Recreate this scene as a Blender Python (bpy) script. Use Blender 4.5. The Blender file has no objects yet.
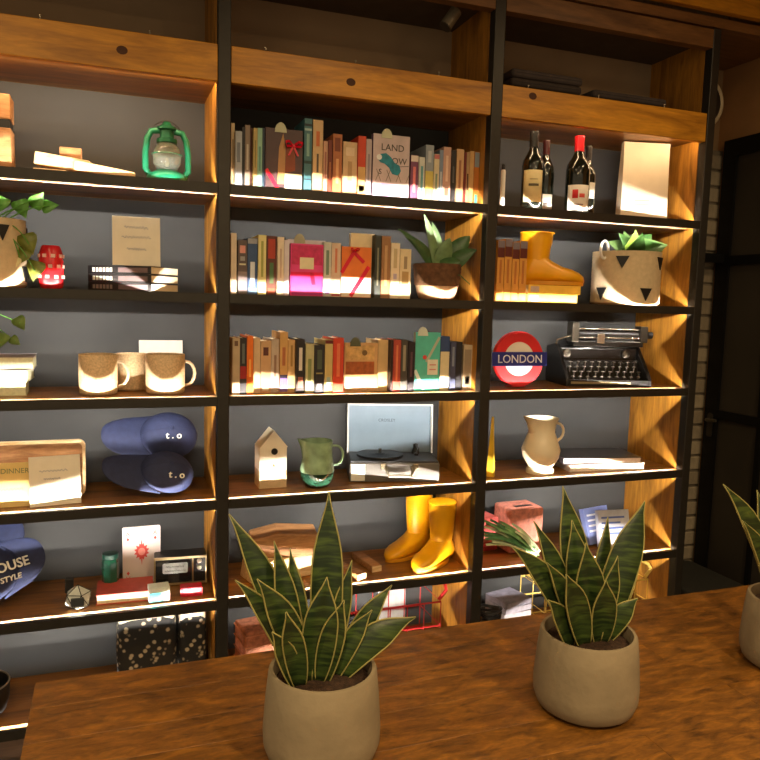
import bpy, bmesh, math, random
from mathutils import Vector, Matrix
random.seed(7)
S = bpy.context.scene
COL = S.collection
PI = math.pi

# ------------------------------------------------------------------ camera
FPX = 736.9
CAM = Vector((-0.3112, -2.3704, 1.5741))
RT = Vector((0.94028549, -0.3393346, 0.02674385))
UP = Vector((0.01092663, 0.10861892, 0.99402341))
FW = Vector((0.34021143, 0.93437356, -0.10584058))
cd = bpy.data.cameras.new('camera'); cam = bpy.data.objects.new('camera', cd); COL.objects.link(cam)
cd.sensor_width = 36.0; cd.lens = 36.0 * FPX / 760.0; cd.clip_start = 0.05
m = Matrix((RT, UP, -FW)).transposed().to_4x4(); m.translation = CAM
cam.matrix_world = m
S.camera = cam

# ------------------------------------------------------------------ world, exposure, lamps
S.view_settings.view_transform = 'Standard'; S.view_settings.look = 'None'
S.view_settings.gamma = 1.0; S.view_settings.use_curve_mapping = False
S.view_settings.exposure = 0.12
w = bpy.data.worlds.new('world'); S.world = w; w.use_nodes = True
w.node_tree.nodes['Background'].inputs[0].default_value = (1.0, 0.76, 0.47, 1)
w.node_tree.nodes['Background'].inputs[1].default_value = 0.50
LED_W = 3.8          # power of one shelf light strip
LED_COL = (1.0, 0.93, 0.82)
DOWN_W = 14.0         # power of one ceiling downlight
DOWN_COL = (1.0, 0.71, 0.38)

# ------------------------------------------------------------------ helpers
def at(px, py, Y):
    v = RT * ((px - 380) / FPX) + UP * ((380 - py) / FPX) + FW
    return CAM + v * ((Y - CAM.y) / v.y)
def atz(px, py, Z):
    v = RT * ((px - 380) / FPX) + UP * ((380 - py) / FPX) + FW
    return CAM + v * ((Z - CAM.z) / v.z)
def lin(c):
    out = []
    for v in c:
        v /= 255.0
        out.append(v / 12.92 if v <= 0.04045 else ((v + 0.055) / 1.055) ** 2.4)
    return (*out, 1.0)
MATS = {}
def mat(rgb, rough=0.6, metal=0.0, var=0.12, scale=18.0, bump=0.0, coat=0.0, trans=0.0, ior=1.45, emit=None, bscale=None, alpha=None):
    key = (tuple(rgb), rough, metal, var, scale, bump, coat, trans, emit, bscale)
    if key in MATS: return MATS[key]
    M = bpy.data.materials.new('m_%d' % len(MATS)); M.use_nodes = True
    nt = M.node_tree; b = nt.nodes['Principled BSDF']
    c = lin(rgb)
    b.inputs['Roughness'].default_value = rough; b.inputs['Metallic'].default_value = metal
    b.inputs['Coat Weight'].default_value = coat; b.inputs['Transmission Weight'].default_value = trans
    b.inputs['IOR'].default_value = ior
    tc = nt.nodes.new('ShaderNodeTexCoord')
    nz = nt.nodes.new('ShaderNodeTexNoise'); nz.inputs['Scale'].default_value = scale; nz.inputs['Detail'].default_value = 4
    nt.links.new(tc.outputs['Object'], nz.inputs['Vector'])
    cr = nt.nodes.new('ShaderNodeValToRGB')
    cr.color_ramp.elements[0].position = 0.3; cr.color_ramp.elements[1].position = 0.7
    cr.color_ramp.elements[0].color = tuple(x * (1 - var) for x in c[:3]) + (1,)
    cr.color_ramp.elements[1].color = tuple(min(1, x * (1 + var)) for x in c[:3]) + (1,)
    nt.links.new(nz.outputs['Fac'], cr.inputs['Fac']); nt.links.new(cr.outputs['Color'], b.inputs['Base Color'])
    if bump:
        n2 = nt.nodes.new('ShaderNodeTexNoise'); n2.inputs['Scale'].default_value = bscale or scale * 4; n2.inputs['Detail'].default_value = 5
        nt.links.new(tc.outputs['Object'], n2.inputs['Vector'])
        bp = nt.nodes.new('ShaderNodeBump'); bp.inputs['Strength'].default_value = bump; bp.inputs['Distance'].default_value = 0.004
        nt.links.new(n2.outputs['Fac'], bp.inputs['Height']); nt.links.new(bp.outputs['Normal'], b.inputs['Normal'])
    if emit:
        b.inputs['Emission Color'].default_value = lin(emit[:3]); b.inputs['Emission Strength'].default_value = emit[3]
    MATS[key] = M
    return M
def wood(name, dark, light, stretch=(1.2, 9, 9), rough=0.45, scale=3.0, coat=0.0, bump=0.25, lo=.45, hi=.82):
    M = bpy.data.materials.new(name); M.use_nodes = True
    nt = M.node_tree; b = nt.nodes['Principled BSDF']; b.inputs['Roughness'].default_value = rough
    b.inputs['Coat Weight'].default_value = coat; b.inputs['Coat Roughness'].default_value = 0.3
    tc = nt.nodes.new('ShaderNodeTexCoord'); mp = nt.nodes.new('ShaderNodeMapping'); mp.inputs['Scale'].default_value = stretch
    oi = nt.nodes.new('ShaderNodeObjectInfo'); ad = nt.nodes.new('ShaderNodeVectorMath'); ad.operation = 'ADD'
    mu = nt.nodes.new('ShaderNodeMath'); mu.operation = 'MULTIPLY'; mu.inputs[1].default_value = 37.0
    nt.links.new(oi.outputs['Random'], mu.inputs[0])
    nt.links.new(tc.outputs['Object'], mp.inputs['Vector']); nt.links.new(mp.outputs['Vector'], ad.inputs[0]); nt.links.new(mu.outputs[0], ad.inputs[1])
    n1 = nt.nodes.new('ShaderNodeTexNoise'); n1.inputs['Scale'].default_value = scale; n1.inputs['Detail'].default_value = 8; n1.inputs['Roughness'].default_value = 0.62; n1.inputs['Distortion'].default_value = 0.8
    n2 = nt.nodes.new('ShaderNodeTexNoise'); n2.inputs['Scale'].default_value = scale * 7; n2.inputs['Detail'].default_value = 5
    nt.links.new(ad.outputs[0], n1.inputs['Vector']); nt.links.new(ad.outputs[0], n2.inputs['Vector'])
    mx = nt.nodes.new('ShaderNodeMath'); mx.operation = 'MULTIPLY_ADD'; mx.inputs[1].default_value = 0.28
    nt.links.new(n2.outputs['Fac'], mx.inputs[0]); nt.links.new(n1.outputs['Fac'], mx.inputs[2])
    cr = nt.nodes.new('ShaderNodeValToRGB'); e = cr.color_ramp.elements
    e[0].position = lo; e[0].color = lin(dark); e[1].position = hi; e[1].color = lin(light)
    mid = cr.color_ramp.elements.new((lo + hi) / 2); mid.color = lin(tuple((a + 1.3 * c) / 2.3 for a, c in zip(dark, light)))
    nt.links.new(mx.outputs[0], cr.inputs['Fac']); nt.links.new(cr.outputs['Color'], b.inputs['Base Color'])
    bp = nt.nodes.new('ShaderNodeBump'); bp.inputs['Strength'].default_value = bump; bp.inputs['Distance'].default_value = 0.002
    nt.links.new(mx.outputs[0], bp.inputs['Height']); nt.links.new(bp.outputs['Normal'], b.inputs['Normal'])
    return M

class MB:
    """collects vertices and faces; build() links them as one mesh object"""
    def __init__(s): s.v = []; s.f = []
    def add(s, vs, fs):
        o = len(s.v); s.v += [tuple(v) for v in vs]; s.f += [tuple(i + o for i in f) for f in fs]; return s
    def box(s, lo, hi, rot=None, piv=None):
        x0, y0, z0 = lo; x1, y1, z1 = hi
        vs = [Vector(p) for p in ((x0,y0,z0),(x1,y0,z0),(x1,y1,z0),(x0,y1,z0),(x0,y0,z1),(x1,y0,z1),(x1,y1,z1),(x0,y1,z1))]
        if rot is not None:
            p = Vector(piv) if piv is not None else Vector(((x0+x1)/2,(y0+y1)/2,(z0+z1)/2))
            vs = [rot @ (v - p) + p for v in vs]
        return s.add(vs, [(0,3,2,1),(4,5,6,7),(0,1,5,4),(1,2,6,5),(2,3,7,6),(3,0,4,7)])
    def cbox(s, c, d, rot=None):
        return s.box([a - b / 2 for a, b in zip(c, d)], [a + b / 2 for a, b in zip(c, d)], rot)
    def prism(s, poly, axis, lo, hi):
        n = len(poly); vs = []
        for t in (lo, hi):
            for a, b in poly:
                vs.append({'x': (t, a, b), 'y': (a, t, b), 'z': (a, b, t)}[axis])
        fs = [tuple(range(n))[::-1], tuple(range(n, 2 * n))] + [(i, (i + 1) % n, n + (i + 1) % n, n + i) for i in range(n)]
        return s.add(vs, fs)
    def lathe(s, prof, seg=24, c=(0, 0, 0), sx=1.0, sy=1.0, caps=True):
        vs = []; fs = []
        for r, z in prof:
            for k in range(seg):
                a = 2 * PI * k / seg; vs.append((c[0] + r * math.cos(a) * sx, c[1] + r * math.sin(a) * sy, c[2] + z))
        for i in range(len(prof) - 1):
            for k in range(seg):
                k2 = (k + 1) % seg; fs.append((i*seg+k, i*seg+k2, (i+1)*seg+k2, (i+1)*seg+k))
        if caps:
            if prof[0][0] > 1e-5: fs.append(tuple(range(seg))[::-1])
            if prof[-1][0] > 1e-5: fs.append(tuple(range((len(prof)-1)*seg, len(prof)*seg)))
        return s.add(vs, fs)
    def tube(s, pts, r, seg=8, closed=False):
        pts = [Vector(p) for p in pts]; n = len(pts); rings = []
        rr = r if isinstance(r, (list, tuple)) else [r] * n
        prev = None; vs = []
        for i, p in enumerate(pts):
            if closed: t = pts[(i + 1) % n] - pts[i - 1]
            else: t = (pts[min(i + 1, n - 1)] - pts[max(i - 1, 0)])
            t = t.normalized() if t.length > 1e-9 else Vector((0, 0, 1))
            if prev is None:
                a = Vector((0, 0, 1)) if abs(t.z) < 0.9 else Vector((1, 0, 0)); u = t.cross(a).normalized()
            else:
                u = (prev - t * prev.dot(t)).normalized()
            prev = u; v = t.cross(u)
            for k in range(seg):
                an = 2 * PI * k / seg; vs.append(p + (u * math.cos(an) + v * math.sin(an)) * rr[i])
        fs = []
        for i in range(n if closed else n - 1):
            j = (i + 1) % n
            for k in range(seg):
                k2 = (k + 1) % seg; fs.append((i*seg+k, i*seg+k2, j*seg+k2, j*seg+k))
        if not closed: fs += [tuple(range(seg))[::-1], tuple(range((n-1)*seg, n*seg))]
        return s.add(vs, fs)
    def loft(s, rings, caps=True):
        n = len(rings[0]); vs = [p for r in rings for p in r]; fs = []
        for i in range(len(rings) - 1):
            for k in range(n):
                k2 = (k + 1) % n; fs.append((i*n+k, i*n+k2, (i+1)*n+k2, (i+1)*n+k))
        if caps: fs += [tuple(range(n))[::-1], tuple(range((len(rings)-1)*n, len(rings)*n))]
        return s.add(vs, fs)
    def grid(s, rows):
        nu = len(rows[0]); vs = [p for r in rows for p in r]; fs = []
        for i in range(len(rows) - 1):
            for k in range(nu - 1): fs.append((i*nu+k, i*nu+k+1, (i+1)*nu+k+1, (i+1)*nu+k))
        return s.add(vs, fs)
    def build(s, name, material, parent=None, bevel=0.0, smooth=False, thick=0.0, loc=None, rot=None, sub=0, label=None, seg=2):
        me = bpy.data.meshes.new(name); me.from_pydata(s.v, [], s.f); me.materials.append(material)
        bm = bmesh.new(); bm.from_mesh(me)
        bmesh.ops.recalc_face_normals(bm, faces=bm.faces)
        if bevel:
            es = [e for e in bm.edges if len(e.link_faces) == 2 and e.calc_face_angle(0) > 0.6]
            bmesh.ops.bevel(bm, geom=es, offset=bevel, segments=seg, affect='EDGES', profile=0.5, clamp_overlap=True)
        if smooth:
            for f in bm.faces: f.smooth = True
            for e in bm.edges:
                if len(e.link_faces) == 2 and e.calc_face_angle(0) > 0.9: e.smooth = False
        bm.to_mesh(me); bm.free(); me.update()
        o = bpy.data.objects.new(name, me); COL.objects.link(o)
        if parent is not None: o.parent = parent
        if loc is not None: o.location = loc
        if rot is not None: o.rotation_euler = rot
        if thick:
            md = o.modifiers.new('thickness', 'SOLIDIFY'); md.thickness = thick; md.offset = 0
        if sub:
            md = o.modifiers.new('subsurf', 'SUBSURF'); md.levels = sub; md.render_levels = sub
        if label: o['label'] = label
        return o
def tag(o, label, cat, group=None):
    o['label'] = label; o['category'] = cat
    if group: o['group'] = group
    return o
def thing(name, label, cat, loc=(0, 0, 0), rz=0.0, group=None, rot=None):
    o = bpy.data.objects.new(name, None); COL.objects.link(o); o.empty_display_size = 0.05
    o.location = loc; o.rotation_euler = rot if rot else (0, 0, rz)
    return tag(o, label, cat, group)
def struct(o): o['kind'] = 'structure'; return o
def text(body, size, material, parent, loc, rot=(PI / 2, 0, 0), depth=0.0006, name='lettering', align='CENTER', bold=0.0):
    cu = bpy.data.curves.new('t', 'FONT'); cu.body = body; cu.size = size; cu.extrude = depth; cu.align_x = align; cu.align_y = 'CENTER'; cu.resolution_u = 3; cu.offset = bold * size
    t = bpy.data.objects.new('t', cu); COL.objects.link(t)
    dg = bpy.context.evaluated_depsgraph_get()
    me = bpy.data.meshes.new_from_object(t.evaluated_get(dg)); bpy.data.objects.remove(t)
    me.name = name; me.materials.clear(); me.materials.append(material)
    o = bpy.data.objects.new(name, me); COL.objects.link(o); o.parent = parent; o.location = loc; o.rotation_euler = rot
    return o
def Rx(a): return Matrix.Rotation(a, 3, 'X')
def Ry(a): return Matrix.Rotation(a, 3, 'Y')
def Rz(a): return Matrix.Rotation(a, 3, 'Z')
def scribble(mbx, x0, x1, y, z, h, n, amp_seed):
    r = random.Random(amp_seed); pts = []
    for i in range(n * 4):
        t = i / (n * 4 - 1)
        pts.append((x0 + (x1 - x0) * t + r.uniform(-.0008, .0008), y, z + h * math.sin(i * PI / 1.7) * r.uniform(.4, 1)))
    mbx.tube(pts, 0.0007, 4)

# ------------------------------------------------------------------ materials
M_STEEL = mat((52, 49, 44), 0.42, 0.4, 0.1, 30, 0.05)
M_STEEL_D = mat((26, 25, 24), 0.5, 0.3, 0.1, 30)
M_BACK = mat((63, 63, 63), 0.75, 0, 0.08, 6, 0.05)
M_WALL = mat((146, 118, 84), 0.85, 0, 0.1, 4, 0.1)
M_WOODP = wood('oiled_wood_panel', (122, 78, 22), (196, 136, 48), (7, 7, 0.9), 0.5, 3.0)
M_WOODB = wood('oiled_wood_board', (92, 58, 20), (156, 104, 40), (0.9, 8, 8), 0.42, 3.0)
M_BEAM = wood('fascia_wood', (140, 88, 14), (232, 164, 44), (1.0, 7, 7), 0.42, 2.6, lo=.38, hi=.88)
M_TABLE = wood('table_wood', (60, 36, 8), (160, 106, 34), (1.5, 5, 5), 0.5, 9.0, 0.0, lo=.40, hi=.90)
M_PALEWOOD = wood('pale_wood', (196, 158, 108), (232, 204, 160), (2, 12, 12), 0.6, 4)
M_BROWNWOOD = wood('brown_wood', (136, 92, 52), (190, 140, 90), (2, 12, 12), 0.55, 4)
M_BLACK = mat((20, 20, 21), 0.45)
M_WHITE = mat((232, 228, 218), 0.6, 0, 0.03)
M_CREAM = mat((226, 212, 182), 0.6, 0, 0.05)
M_PAGES = mat((222, 208, 178), 0.8, 0, 0.12, 200)
M_RED = mat((196, 22, 38), 0.35)
M_LED = mat((255, 240, 210), 0.5, emit=(255, 226, 180, 6.0))

# ------------------------------------------------------------------ the setting
FLOOR = struct(MB().box((-2.2, -4.0, -0.05), (2.33, 0.48, 0.0)).build('floor', wood('floor_wood', (44, 30, 20), (84, 58, 36), (1, 8, 8), 0.5, 2.5)))
struct(MB().box((-2.2, 0.40, 0.0), (2.33, 0.48, 2.95)).build('wall_back', M_WALL))
CEIL = struct(MB().box((-2.2, -4.0, 2.95), (2.41, 0.48, 3.0)).build('ceiling', mat((110, 86, 58), 0.9)))
WR = struct(MB().box((2.33, -4.0, -0.05), (2.41, 0.48, 2.95)).build('wall_right', mat((168, 124, 78), 0.85, 0, 0.15, 5, 0.1)))
# painted brickwork beside the bookcase: a bed and single bricks
brickwall = struct(MB().box((1.93, 0.365, 0.0), (2.328, 0.399, 2.30)).build('wall_brick', mat((116, 106, 90), 0.9, 0, 0.1, 20, 0.3)))
m_br = [mat(c, 0.85, 0, 0.14, 30, 0.4) for c in ((142, 130, 110), (132, 120, 100), (150, 138, 116))]
bricks = [MB().box((0, 0, 0), (0.168, 0.014, 0.062)).build('brick', mm, brickwall, bevel=0.004, seg=1) for mm in m_br]
nb = 0
for r_ in range(31):
    for c_, (x, sc) in enumerate(((1.972, 1.0), (2.150, 1.0)) if r_ % 2 == 0 else ((1.972, .47), (2.061, 1.0), (2.239, .47))):
        if nb < 3: o = bricks[nb]
        else:
            o = random.choice(bricks).copy(); COL.objects.link(o); o.parent = brickwall
        o.scale = (sc, 1, 1); o.location = (x, 0.353 + random.uniform(-0.002, 0.002), 0.01 + r_ * 0.0735); nb += 1

# ------------------------------------------------------------------ ceiling downlights
for dx, dy, wh in ((-0.9, -1.55, 'left of the table'), (0.6, -1.45, 'over the middle plant'), (1.75, -1.25, 'over the right end of the table'), (-0.6, -3.1, 'behind the table on the left'), (0.9, -3.1, 'behind the table on the right')):
    dl = thing('ceiling_downlight', 'small round warm downlight in the dark ceiling, ' + wh, 'light', (dx, dy, 2.95), group='ceiling downlights')
    MB().lathe([(.05, -.002), (.062, -.002), (.066, -.010), (.05, -.012)], 24).build('trim_ring', mat((30, 28, 26), 0.4, 0.5), dl, smooth=True)
    MB().lathe([(.0, -.003), (.049, -.003)], 20, caps=False).build('diffuser', mat((255, 230, 190), 0.5, emit=(255, 214, 160, 4.0)), dl)
    L = bpy.data.lights.new('downlight', 'AREA'); L.shape = 'DISK'; L.size = 0.096; L.energy = DOWN_W * (2.8 if dy < -2 else .55); L.color = DOWN_COL; L.spread = math.radians(165)
    lo = bpy.data.objects.new('downlight', L); COL.objects.link(lo); lo.parent = dl; lo.location = (0, 0, -.014)

# ------------------------------------------------------------------ the bookcase
BAYS = [(-0.90, 0.0), (0.039, 0.939), (0.981, 1.888)]
SH = [1.926, 1.586, 1.257, 0.917, 0.577, 0.237]        # tops of the six shelves
POST = [(-0.939, -0.90), (0.0, 0.039), (0.939, 0.981), (1.888, 1.926)]
DEP = 0.35
case = thing('bookcase', 'tall three-bay bookcase of black steel posts and warm wooden shelves', 'bookcase', (0, 0, 0))
for a, b in POST:
    MB().box((a, 0.0, 0.0), (b, 0.04, 2.66)).build('post', M_STEEL, case, bevel=0.003)
for bi, (x0, x1) in enumerate(BAYS):
    MB().box((x0 - 0.016, DEP, 0.05), (x1 + 0.016, DEP + 0.012, 2.25)).build('back_panel', M_BACK, case)
    MB().box((x0 - 0.016, DEP, 2.252), (x1 + 0.016, DEP + 0.012, 2.62)).build('recess_panel', mat((150, 126, 98), .85, 0, .1, 5), case)
    for xa, xb in ((x0 - 0.0185, x0 + 0.0005), (x1 - 0.0005, x1 + 0.0185)):
        MB().box((xa, 0.041, 0.05), (xb, DEP, 2.62)).build('side_panel', M_WOODP, case)
    for si, t in enumerate(SH):
        xa, xb = x0 + 0.002, x1 - 0.002
        ch = [(0.001, t), (0.016, t), (0.016, t-.003), (.005, t-.003), (.005, t-.027), (.016, t-.027), (.016, t-.030), (0.001, t-.030)]
        MB().prism(ch, 'x', x0, x1).build('shelf_bar', M_STEEL, case)
        y1 = 0.036; y2 = 0.062
        bd = [(y1, t-.001), (DEP-.001, t-.001), (DEP-.001, t-.029), (y2, t-.029), (y2, t-.0175), (.006, t-.0175), (.006, t-.0125), (y1, t-.0125)]
        MB().prism(bd, 'x', xa, xb).build('shelf_board', M_WOODB, case)
        MB().box((xa, .007, t - .0188), (xb, .048, t - .0176)).build('dimming_strip', M_STEEL_D, case)  # added dark strip, dims the lit line seen under the shelf
        for up in (1, -1):
            zc = t - .0115 if up > 0 else t - .0200
            e = math.radians(33 if up > 0 else 28)
            MB().box((xa + .01, .006, zc - .0009), (xb - .01, .0072, zc + .0009)).build('led_strip', M_LED, case)
            L = bpy.data.lights.new('strip_light', 'AREA'); L.shape = 'RECTANGLE'; L.size = xb - xa - .012; L.size_y = 0.0012
            L.energy = LED_W; L.color = LED_COL
            lo = bpy.data.objects.new('strip_light', L); COL.objects.link(lo); lo.parent = case
            d = Vector((0, math.cos(e), up * math.sin(e)))
            z = -d; x = Vector((1, 0, 0)); y = z.cross(x)
            mm = Matrix((x, y, z)).transposed().to_4x4(); mm.translation = Vector(((xa + xb) / 2, 0.0082, zc + (0.0006 if up > 0 else -0.0002)))
            lo.matrix_world = mm
    # fascia beam over the top row, with the board it fronts
    zb = 2.232 if bi != 2 else 2.232
    MB().box((x0 + .001, 0.004, zb), (x1 - .001, 0.030, 2.341)).build('fascia_beam', M_BEAM, case, bevel=0.002)
    MB().box((x0 + .001, 0.031, zb + 0.012), (x1 - .001, DEP - .001, zb + 0.034)).build('top_board', M_WOODB, case)
    if bi != 1:      # a warm strip behind the fascia of the outer bays
        MB().box((x0 + .012, .032, zb + .008), (x1 - .012, .040, zb + .0115)).build('led_strip', mat((255, 226, 170), .5, emit=(255, 206, 140, 3.0)), case)
        L = bpy.data.lights.new('fascia_light', 'AREA'); L.shape = 'RECTANGLE'; L.size = x1 - x0 - .03; L.size_y = .004; L.energy = 3.0 if bi == 0 else 1.2; L.color = (1.0, .70, .40)
        lo = bpy.data.objects.new('fascia_light', L); COL.objects.link(lo); lo.parent = case; lo.location = ((x0 + x1) / 2, .037, zb + .006); lo.rotation_euler = (math.radians(58), 0, 0)
    for k in range(3):
        xx = x0 + (x1 - x0) * (0.12 + 0.33 * k)
        MB().lathe([(0.003, 0), (0.003, .004), (.002, .006), (.002, .010), (.0035, .011), (.0035, .014), (0, .015)], 10).build('screw_hook', mat((170, 160, 140), 0.3, 0.9), case, loc=(xx, 0.017, 2.341))
    MB().box((x0, 0.0, 2.585), (x1, 0.04, 2.655)).build('header_bar', wood('header_wood', (92, 60, 30), (140, 98, 54), (1, 7, 7), 0.45, 3) if bi == 0 else bpy.data.materials['header_wood'], case, bevel=0.002)
    MB().box((x0 - .016, 0.041, 2.62), (x1 + .016, DEP, 2.64)).build('roof_board', mat((84, 70, 54), .8), case)
# knots on the beams
for px, py in ((533, 96), (122, 50), (351, 82)):
    p = at(px, py, 0.003)
    MB().lathe([(0.0, .0012), (0.010, 0.0010), (0.013, 0.0)], 14, sx=1.3).build('wood_knot', mat((74, 40, 14), 0.6), case, loc=(p.x, 0.0042, p.z), rot=(PI / 2, 0, 0))
# wooden plank of the soffit above the bookcase
pl = MB().box((-2.0, -0.03, 2.712), (2.326, 0.0, 2.86)).build('trim_1', M_BEAM, bevel=0.003); struct(pl)
pl = MB().box((-2.0, 0.002, 2.664), (2.326, 0.395, 2.70)).build('trim_2', bpy.data.materials['header_wood']); struct(pl)

# ------------------------------------------------------------------ the table
TZ = 0.77
tb = thing('wooden_table', 'long rustic wooden table carrying the potted snake plants', 'table', (-0.47, -0.77, 0))
yy = 0.0; k = 0
TW = [0.105, 0.12, 0.095, 0.115, 0.10, 0.125, 0.11, 0.10, 0.12]
for wd in TW:
    xs = [0.0]
    while xs[-1] < 2.6: xs.append(min(2.6, xs[-1] + random.choice((0.55, 0.8, 1.1, 1.4))))
    for xa, xb in zip(xs[:-1], xs[1:]):
        if xb - xa < 0.05: continue
        MB().box((xa + .0002, yy - wd + .0003, TZ - 0.04), (xb - .0002, yy - .0003, TZ - random.uniform(0, .0003))).build('plank', M_TABLE, tb, bevel=0.0005, seg=1)
    yy -= wd
TD = -yy
for lx in (0.10, 2.42):
    for ly in (-0.12, -TD + 0.12):
        MB().box((lx, ly - .04, 0), (lx + .08, ly + .04, TZ - .0755)).build('leg', M_STEEL_D, tb)
MB().box((0.06, -TD + .08, TZ - 0.075), (2.54, -0.08, TZ - 0.0405)).build('apron', M_STEEL_D, tb)

# ------------------------------------------------------------------ books
F = [t - 0.0004 for t in SH]               # where things stand on each shelf
ORD = ['first', 'second', 'third', 'fourth', 'fifth', 'sixth', 'seventh', 'eighth', 'ninth', 'tenth', 'eleventh', 'twelfth', 'thirteenth', 'fourteenth', 'fifteenth', 'sixteenth', 'seventeenth', 'eighteenth', 'nineteenth', 'twentieth', 'twenty-first', 'twenty-second', 'twenty-third', 'twenty-fourth', 'twenty-fifth', 'twenty-sixth', 'twenty-seventh', 'twenty-eighth', 'twenty-ninth', 'thirtieth', 'thirty-first']
def book(name, label, loc, t, h, dp, col, marks=(), rz=0.0, group=None, rot=None, pages=None):
    """upright book, spine towards -y, base centre of the spine at loc; marks = (z0, z1, width fraction, colour)"""
    b = thing(name, label, 'book', loc, rz, group, rot)
    c = 0.0022; a = t / 2
    u = [(-a, 0), (a, 0), (a, dp), (a - c, dp), (a - c, c), (-a + c, c), (-a + c, dp), (-a, dp)]
    cv = MB().prism(u, 'z', 0, h).build('cover', mat(col, 0.5, 0, 0.10, 25), b)
    MB().box((-a + c, c + .0005, .003), (a - c, dp - .004, h - .003)).build('pages', pages or M_PAGES, b)
    for z0, z1, wf, mc in marks:
        MB().box((-a * wf, -0.0005, z0 * h), (a * wf, 0.0005, z1 * h)).build('spine_print', mat(mc, 0.5, 0, 0.08, 40), cv)
    return b
# x0, x1, top pixel, depth of the spine, colour, wording, marks (fractions of the height)
R1 = [
 (231.2, 234.6, 123, .075, (206, 186, 146), 'slim cream', [(.3, .75, .4, (140, 116, 84))]),
 (235.2, 242.0, 131, .06, (170, 178, 186), 'pale grey-blue', [(.45, .8, .5, (120, 128, 140)), (.1, .2, .6, (220, 220, 220))]),
 (242.2, 245.0, 127, .065, (28, 28, 30), 'slim black', []),
 (245.2, 250.0, 125, .07, (138, 120, 104), 'grey-brown', [(.3, .7, .4, (190, 180, 166))]),
 (250.2, 252.2, 128, .08, (86, 44, 26), 'very slim dark brown', []),
 (252.5, 257.4, 128, .06, (178, 158, 98), 'olive-tan', [(.35, .8, .35, (132, 122, 60))]),
 (257.6, 262.2, 128, .06, (138, 182, 158), 'mint green', [(.3, .7, .4, (90, 140, 130))]),
 (262.4, 264.6, 128, .07, (32, 52, 70), 'very slim navy', []),
 None,
 (304.4, 312.0, 118.5, .075, (64, 110, 118), 'tall teal banded', [(.9, .93, .98, (30, 44, 52)), (.84, .87, .98, (150, 180, 178)), (.40, .44, .98, (26, 58, 54)), (.5, .8, .35, (130, 170, 160)), (.18, .2, .98, (26, 40, 52))]),
 (313.0, 323.0, 120, .085, (206, 174, 128), 'tall cream', [(.3, .55, .2, (90, 76, 60)), (.65, .85, .35, (198, 110, 60))]),
 (323.2, 327.6, 141, .075, (196, 152, 124), 'slim pinkish', [(.3, .8, .35, (150, 90, 76))]),
 (327.8, 332.2, 140, .07, (110, 46, 30), 'dark red-brown', [(.3, .6, .4, (160, 100, 60))]),
 (333.0, 342.0, 134, .075, (170, 104, 62), 'orange-brown', [(.72, .94, .6, (120, 60, 34)), (.2, .6, .3, (210, 160, 110))]),
 (343.0, 357.0, 142, .085, (204, 178, 138), 'wide tan', [(.75, .9, .6, (220, 200, 168)), (.3, .65, .3, (172, 142, 100))]),
 (358.0, 365.8, 136, .075, (196, 66, 34), 'red-orange and cream', [(.02, .5, .98, (200, 164, 104)), (.1, .2, .7, (200, 100, 50))]),
 (366.2, 371.6, 139, .075, (178, 166, 168), 'pale lilac-grey', [(.3, .75, .35, (140, 130, 140))]),
 None,
 (410.6, 418.0, 155, .075, (120, 70, 100), 'white-topped purple', [(.86, .99, .98, (216, 206, 196)), (.2, .75, .35, (214, 120, 120))]),
 (418.4, 424.4, 157, .065, (196, 200, 192), 'pale white and teal', [(.02, .8, .45, (92, 150, 156))]),
 (425.6, 433.6, 145, .07, (140, 150, 160), 'grey-blue and yellow', [(.05, .55, .98, (196, 182, 96)), (.7, .9, .4, (180, 186, 190))]),
 (434.0, 439.0, 154, .065, (198, 190, 160), 'pale cream with pink-capped', [(.9, .99, .98, (190, 110, 110)), (.2, .6, .4, (120, 140, 120))]),
 (439.3, 443.0, 150, .075, (122, 138, 162), 'slim slate-blue', [(.3, .6, .4, (180, 190, 200))]),
 (443.2, 450.8, 147, .075, (190, 150, 134), 'dusty pink', [(.15, .3, .5, (120, 84, 66)), (.4, .85, .3, (216, 190, 170))]),
 (451.0, 455.6, 150, .07, (34, 30, 30), 'black', [(.4, .7, .4, (80, 76, 76))]),
 (456.4, 463.6, 149, .075, (196, 158, 116), 'pinkish tan', [(.3, .8, .3, (150, 100, 70))]),
 (464.0, 466.2, 152, .075, (104, 30, 24), 'very slim dark red', []),
 (466.4, 469.2, 152, .08, (180, 150, 110), 'very slim brown and cream', [(.3, .6, .5, (90, 60, 40))]),
 (469.6, 473.6, 151, .08, (206, 164, 106), 'slim light tan', []),
 (474.0, 482.6, 152, .075, (178, 108, 40), 'orange-brown grey-topped', [(.72, .99, .98, (132, 142, 150)), (.06, .22, .6, (70, 150, 130))]),
]
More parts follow.
